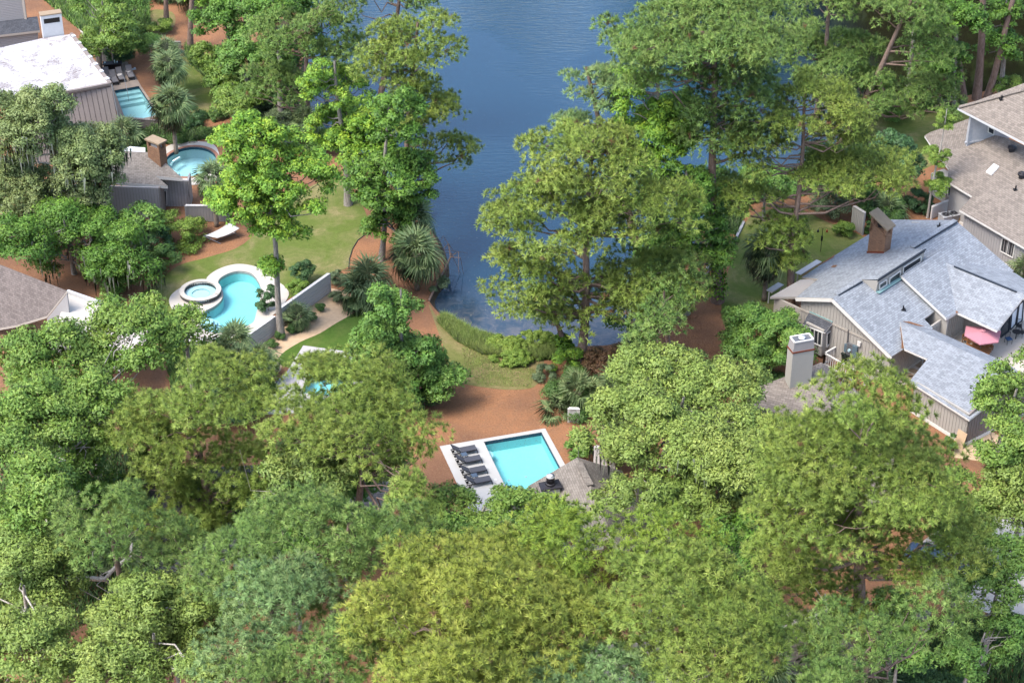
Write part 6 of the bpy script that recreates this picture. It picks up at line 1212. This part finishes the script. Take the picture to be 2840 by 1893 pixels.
# ---------------------------------------------------------------- shrubs
SH = [
 ((362, 490, 478, 590), 'lime_shrub', 'rounded yellow-green shrub beside the hammock bed', 2.6, .12), ((335, 560, 415, 640), 'shrub', 'clipped dense green shrub at the lawn edge', 2.4, .12),
 ((225, 590, 310, 700), 'laurel', 'bushy green shrub above the mauve roof', 3.2, .14), ((270, 480, 340, 600), 'dark_shrub', 'dark bluish shrub against the grey house', 4.0, .13), ((310, 520, 390, 600), 'dark_shrub', 'dark feathery shrub between the grey house and the clipped shrub', 3.0, .12),
 ((670, 600, 725, 655), 'dark_shrub', 'dark rounded shrub behind the long board wall', 2.0, .1), ((660, 640, 705, 680), 'lime_shrub', 'lime-leaved shrub in front of the dark one at the board wall', 1.4, .1),
 ((590, 640, 640, 740), 'dark_shrub', 'dark upright shrub on the right rim of the curvy pool', 3.2, .12), ((755, 615, 800, 665), 'grey_shrub', 'grey-green shrub at the far end of the board wall', 1.5, .09),
 ((755, 668, 785, 696), 'grey_shrub', 'small variegated ball shrub at the board wall end', .9, .07), ((726, 697, 744, 714), 'shrub', 'clipped boxwood ball highest on the wood chips', .7, .06),
 ((708, 720, 725, 738), 'shrub', 'clipped boxwood ball right of the blue fan palm', .7, .06), ((660, 748, 680, 766), 'shrub', 'clipped boxwood ball below the blue fan palm', .7, .06), ((632, 762, 652, 782), 'shrub', 'clipped boxwood ball at the sweetgum foot', .7, .06),
 ((612, 780, 636, 800), 'shrub', 'clipped boxwood ball left of the sweetgum foot', .7, .06), ((592, 800, 616, 824), 'shrub', 'clipped boxwood ball lowest on the wood chips', .7, .06),
 ((340, 42, 395, 82), 'lime_shrub', 'bright green cycad-like shrub by the bed path', 1.6, .12), ((305, 75, 380, 130), 'laurel', 'large rounded shrub above the narrow pool lawn', 2.6, .12),
 ((245, 110, 310, 150), 'dark_shrub', 'dark fern-like shrub behind the chaises', 1.6, .12), ((480, 245, 520, 285), 'shrub', 'small spiky shrub at the end of the top lawn', 1.3, .1), ((400, 240, 470, 310), 'dark_shrub', 'dark shrub right of the tall cabbage palm', 2.0, .12),
 ((330, 300, 470, 330), 'shrub', 'low spreading shrubs behind the round pool', 1.2, .11), ((270, 330, 350, 350), 'shrub', 'low green shrub behind the brick chimney', 1.0, .1), ((405, 415, 425, 455), 'lime_shrub', 'small bright shrub at the grey house corner', 2.0, .1),
 ((1110, 775, 1290, 850), 'lime_shrub', 'low hedge-like shrub on the near pond bank', .9, .09), ((1225, 835, 1280, 885), 'grey_shrub', 'grey-green round shrub beside the near pond bank', 1.4, .09),
 ((1260, 790, 1340, 900), 'gum', 'bright vine-covered shrub at the pine feet', 2.6, .13), ((1340, 790, 1460, 880), 'brown_shrub', 'brown and rust-coloured shrub right of the lakeside pine', 2.2, .12), ((1245, 860, 1400, 960), 'shrub', 'dark green mixed shrub left of the palmetto fans', 1.8, .11),
 ((1300, 980, 1370, 1080), 'laurel', 'broad-leaved glossy shrub right of the rectangular pool', 2.6, .13), ((1360, 850, 1440, 930), 'dark_shrub', 'dark shrub behind the palmetto fans', 1.8, .12),
 ((1500, 900, 1560, 960), 'dark_shrub', 'dark bush under the wide live oak', 2, .12), ((1770, 1100, 1860, 1160), 'dark_shrub', 'dark bush beside the lower live oak', 2, .12),
 ((1855, 440, 1960, 500), 'grey_shrub', 'grey-green mounded shrub on the right lawn', 2.0, .11), ((1915, 505, 1965, 550), 'lime_shrub', 'flowering shrub left of the beige fence panel', 1.4, .1), ((1985, 505, 2010, 545), 'shrub', 'small shrub behind the brick chimney', 1.4, .1),
 ((1960, 440, 2080, 500), 'shrub', 'green shrub mass left of the slatted fence', 2.0, .12), ((2080, 440, 2145, 495), 'dark_shrub', 'dark shrub under the slender lime tree', 1.8, .12), ((1990, 225, 2090, 265), 'laurel', 'bright shrub on the inlet bank, left one', 2.0, .12),
 ((2085, 205, 2150, 255), 'shrub', 'mixed shrub on the inlet bank, middle one', 2.0, .12), ((2150, 225, 2210, 250), 'grey_shrub', 'low grey shrub on the inlet bank, right one', 1.2, .1), ((2280, 170, 2352, 230), 'oak', 'olive shrub in the top right corner by the inlet', 2.4, .12),
 ((2170, 995, 2200, 1040), 'shrub', 'small shrub at the garage wall by the leaning board', 1.6, .1), ((2240, 1010, 2352, 1070), 'laurel', 'low green shrub at the garage corner', 1.8, .12), ((1700, 880, 1830, 920), 'shrub', 'low shrub behind the white chimney house', 1.2, .11),
 ((2060, 1530, 2200, 1620), 'dark_shrub', 'dark shrub in front of the lower right wall', 2.0, .12), ((2150, 1520, 2220, 1620), 'laurel', 'green shrub near the bottom right edge', 1.8, .12), ((940, 890, 1010, 960), 'dark_shrub', 'dark shrub at the foot of the laurel oak', 1.6, .12),
 ((700, 900, 800, 960), 'dark_shrub', 'shrub hidden beside the half-hidden pool', 1.4, .12), ((470, 900, 620, 960), 'dark_shrub', 'dark underwood bush behind the forked pine', 2.4, .14), ((560, 240, 700, 300), 'grey_shrub', 'reedy grey-green shrub at the left pond edge', 1.6, .12),
 ((700, 300, 780, 350), 'laurel', 'green bush between the sweetgum and the pond', 2, .12), ((1480, 690, 1560, 780), 'shrub', 'shrub on the dark mulch by the pond', 1.6, .12), ((1430, 780, 1500, 830), 'dark_shrub', 'dark low bush on the near right bank', 1.4, .12),
 ((150, 1480, 260, 1560), 'dark_shrub', 'dark underwood bush at the bottom left', 2.0, .13), ((230, 1180, 330, 1280), 'dark_shrub', 'dark bush behind the small lower left pine', 3, .14), ((1640, 1240, 1720, 1330), 'dark_shrub', 'dark brushy bush between the bottom and right pines', 3, .14),
 ((925, 455, 985, 500), 'dark_shrub', 'dark shrub at the water edge beside the pond palms', 1.5, .12), ((985, 640, 1040, 700), 'grey_shrub', 'sparse shrub rooted at the pond edge', 1.0, .1),
]
for bx, mt, lb, hh, lf in SH:
    tree('shrub', lb, 'shrub', [bx], h=hh, mat=mt, dens=1.6, leaf=lf * .9, per=150 if hh > 1 else 260, low=-.9, cr=.22 if hh < 1 else .34 if hh == 1.0 else None)
# reeds and long grass on the near bank (uncountable)
rng = np.random.default_rng(5)
def grass(label, poly, n, h, mat, wd=.03):
    L = [D(*p) for p in poly]; A2 = np.array([p[:2] for p in L]); tr = tess([L]); tri = [(A2[a], A2[b], A2[c]) for a, b, c in tr]; ar = np.array([abs(np.cross(b - a, c - a)) for a, b, c in tri]); ix = rng.choice(len(tri), n, p=ar / ar.sum())
    r1, r2 = np.sqrt(rng.random(n)), rng.random(n); T_ = np.array(tri)[ix]; p = T_[:, 0] * (1 - r1)[:, None] + T_[:, 1] * (r1 * (1 - r2))[:, None] + T_[:, 2] * (r1 * r2)[:, None]
    p = np.concatenate([p, np.zeros((n, 1))], 1); tip = p + np.stack([rng.normal(0, .35, n), rng.normal(0, .35, n), rng.uniform(.6, 1.2, n)], 1) * h; s_ = unit(rng.normal(size=(n, 3)) * [1, 1, 0]) * wd
    V = np.stack([p - s_, p + s_, tip], 1).reshape(-1, 3); o = tri_mesh('reeds' if h > .45 else 'tall_grass', V, 3, rng.uniform(0, 1, n), mat, nrm=np.repeat(unit(np.array([-.2, -.2, 1.]) + rng.normal(size=(n, 3)) * .35), 3, 0)); props(o, label, 'grass', kind='stuff')
grass('bright reeds along the near pond bank', [(1020, 725), (1090, 765), (1200, 795), (1290, 800), (1290, 825), (1200, 830), (1110, 815), (1050, 785), (1005, 740)], 34000, .6, 'reed')
grass('long grass at the left pond edge', [(560, 235), (660, 270), (700, 290), (690, 310), (620, 290), (550, 270)], 9000, .9, 'grey_shrub')
grass('leafy ground cover on the wooded bank', [(430, 100), (500, 160), (560, 200), (700, 290), (745, 350), (650, 330), (560, 240), (470, 180), (425, 130)], 16000, .7, 'laurel', .08)
grass('leafy ground cover behind the round pool', [(300, 300), (480, 300), (560, 285), (480, 318), (420, 330), (300, 335)], 6000, .5, 'shrub', .07)
grass('leafy ground cover in the lower left underwood', [(0, 960), (250, 960), (340, 1100), (300, 1400), (0, 1500)], 16000, .6, 'shrub', .08)
grass('leafy ground cover in the top left corner', [(100, 0), (340, 0), (345, 60), (300, 120), (245, 110), (170, 60)], 9000, .7, 'laurel', .08)
grass('leafy ground cover on the right bank', [(1650, 430), (1700, 425), (1780, 398), (1860, 385), (1990, 290), (2000, 420), (1850, 450), (1720, 470), (1690, 540), (1640, 520)], 14000, .6, 'shrub', .07)
grass('leafy ground cover in the lower right corner', [(2000, 1420), (2352, 1420), (2352, 1600), (2000, 1600)], 9000, .5, 'shrub', .07)
grass('leafy ground cover between the oaks and the curvy pool', [(380, 800), (470, 800), (600, 850), (640, 900), (560, 960), (400, 940)], 9000, .6, 'laurel', .08)
grass('fallen sticks and dry straw tufts on the orange mulch', [(1010, 880), (1240, 880), (1300, 1060), (1000, 1080)], 2500, .05, 'palm_dead', .02)
grass('sparse grass on the sandy bank', [(1060, 800), (1120, 800), (1230, 850), (1220, 890), (1100, 885), (1070, 850)], 6000, .12, 'reed', .02)
# dead branch forks showing against dark gaps
def dead_branch(label, pts, r0, twigs=6, mat='bark_pale'):
    rg_ = np.random.default_rng(int(pts[0][0])); W = [P(x * KD, y * KD, z) for x, y, z in pts]; mb = MB(); mb.tube(W, [r0 * (1 - .6 * i / (len(W) - 1)) for i in range(len(W))], 6)
    for _ in range(twigs): i = rg_.integers(1, len(W)); a = W[i]; mb.tube([a, a + rg_.normal(size=3) * .7, a + rg_.normal(size=3) * 1.4], [r0 * .4, r0 * .25, .01], 4)
    props(mb.build('dead_branch', mat), label, 'branch')
dead_branch('thick curved lichen-grey branch over the terracotta path at lower left', [(155, 1345, 6.5), (180, 1325, 6.8), (240, 1330, 7.0), (262, 1305, 7.4), (300, 1275, 7.8), (303, 1240, 8.2)], .22)
dead_branch('grey forked limb hanging from the left pine over the dark roof', [(600, 1150, 10), (620, 1128, 9.4), (660, 1150, 8.6), (690, 1185, 7.6), (700, 1220, 7)], .08)
dead_branch('pale branch crossing the lower right roofs', [(1780, 1445, 8), (1830, 1430, 8.4), (1900, 1400, 9)], .13)
dead_branch('mottled white trunk fork at the bottom centre', [(985, 1640, 10), (1010, 1570, 13), (1040, 1500, 15), (1080, 1460, 16)], .24)
dead_branch('dead brown fallen branch in the water beside the pond palms', [(985, 690, .1), (1010, 640, .5), (1035, 590, 1.2), (1030, 560, 1.6)], .12, 14, 'bark_pine')
# ---------------------------------------------------------------- palms
PL = [
 ('tallest cabbage palm over the narrow pool', (405, 352), 5.0, 1.15, 34, 10), ('cabbage palm behind the tallest one at the top lawn', (395, 245), 4.2, 1.05, 28, 4), ('cabbage palm topmost of the three on the top lawn', (395, 215), 4.4, .95, 26, 3),
 ('low spreading palm by the sloping board wall', (290, 345), 1.6, 1.1, 24, 3), ('cabbage palm between the round pool and the hammock', (498, 520), 4.8, 1.0, 26, 4), ('bushy palm in front of the curvy pool steps', (545, 868), 3.4, .95, 26, 2),
 ('second palm below the one at the pool steps', (560, 900), 2.6, .95, 26, 2), ('third palm, right of the pool-step palms', (600, 880), 2.0, .9, 22, 1), ('large cabbage palm at the pond edge', (958, 665), 3.4, 1.25, 34, 4),
 ('dark cabbage palm behind the large pond-edge palm', (950, 590), 3.6, 1.1, 28, 3), ('wide silvery palm at the board wall end', (850, 690), 1.8, 1.25, 26, 3), ('pale fronded palm left of the silvery palm', (825, 700), 1.0, 1.1, 22, 2),
 ('small blue fan palm on the wood chips', (686, 752), .9, .72, 26, 1), ('cabbage palm with brown skirt before the blue house', (1755, 690), 4.6, 1.15, 32, 9), ('palmetto fans beside the orange mulch', (1325, 930), 1.0, 1.15, 22, 1),
 ('low palmetto fan nearest the orange mulch', (1285, 950), .2, .95, 12, 1), ('palmetto behind the palmetto fans', (1415, 940), 1.6, 1.1, 20, 3), ('dark skirted palm at the lower left path', (295, 1395), 4.2, 1.1, 30, 14),
 ('palm with shredded fronds at the bottom edge, right of centre', (1745, 1640), 3.6, 1.1, 26, 6), ('dark palm under the lower right pine', (1855, 1535), 2.6, 1.1, 24, 4), ('lowest dark palm under the lower right pine', (1870, 1600), 2.6, 1.1, 26, 4),
 ('palm at the bottom edge beneath the lower right wall', (1990, 1640), 2.2, 1.0, 20, 2), ('ragged palm with dead skirt left of the yellow sweetgum', (705, 350), 3.2, .95, 22, 10), ('small palm at the top edge in the mulch', (380, 0), 1.0, 1.1, 20, 1),
 ('second small palm at the top edge, right of the other', (440, 20), 2.2, 1.1, 24, 1), ('palm half buried in the live oak above the centre roof', (1420, 1080), 3.0, 1.0, 20, 8), ('spiky palm behind the brick chimney', (2035, 505), .8, 1.0, 20, 0),
 ('dark palm in the lower left corner', (15, 1490), 3, 1.1, 24, 6), ('small fan palm at the base of the white chimney gap', (2352, 640), .8, .9, 18, 0)]
for i, (lb, b, h_, s_, n_, dd_) in enumerate(PL): palm(lb, b, h_, s_, n_, dd_, seed=i)
print('TREES', NT[0], 'TRIS', TREE_TRIS[0], 'SCENE', sum(len(m.polygons) for m in bpy.data.meshes))
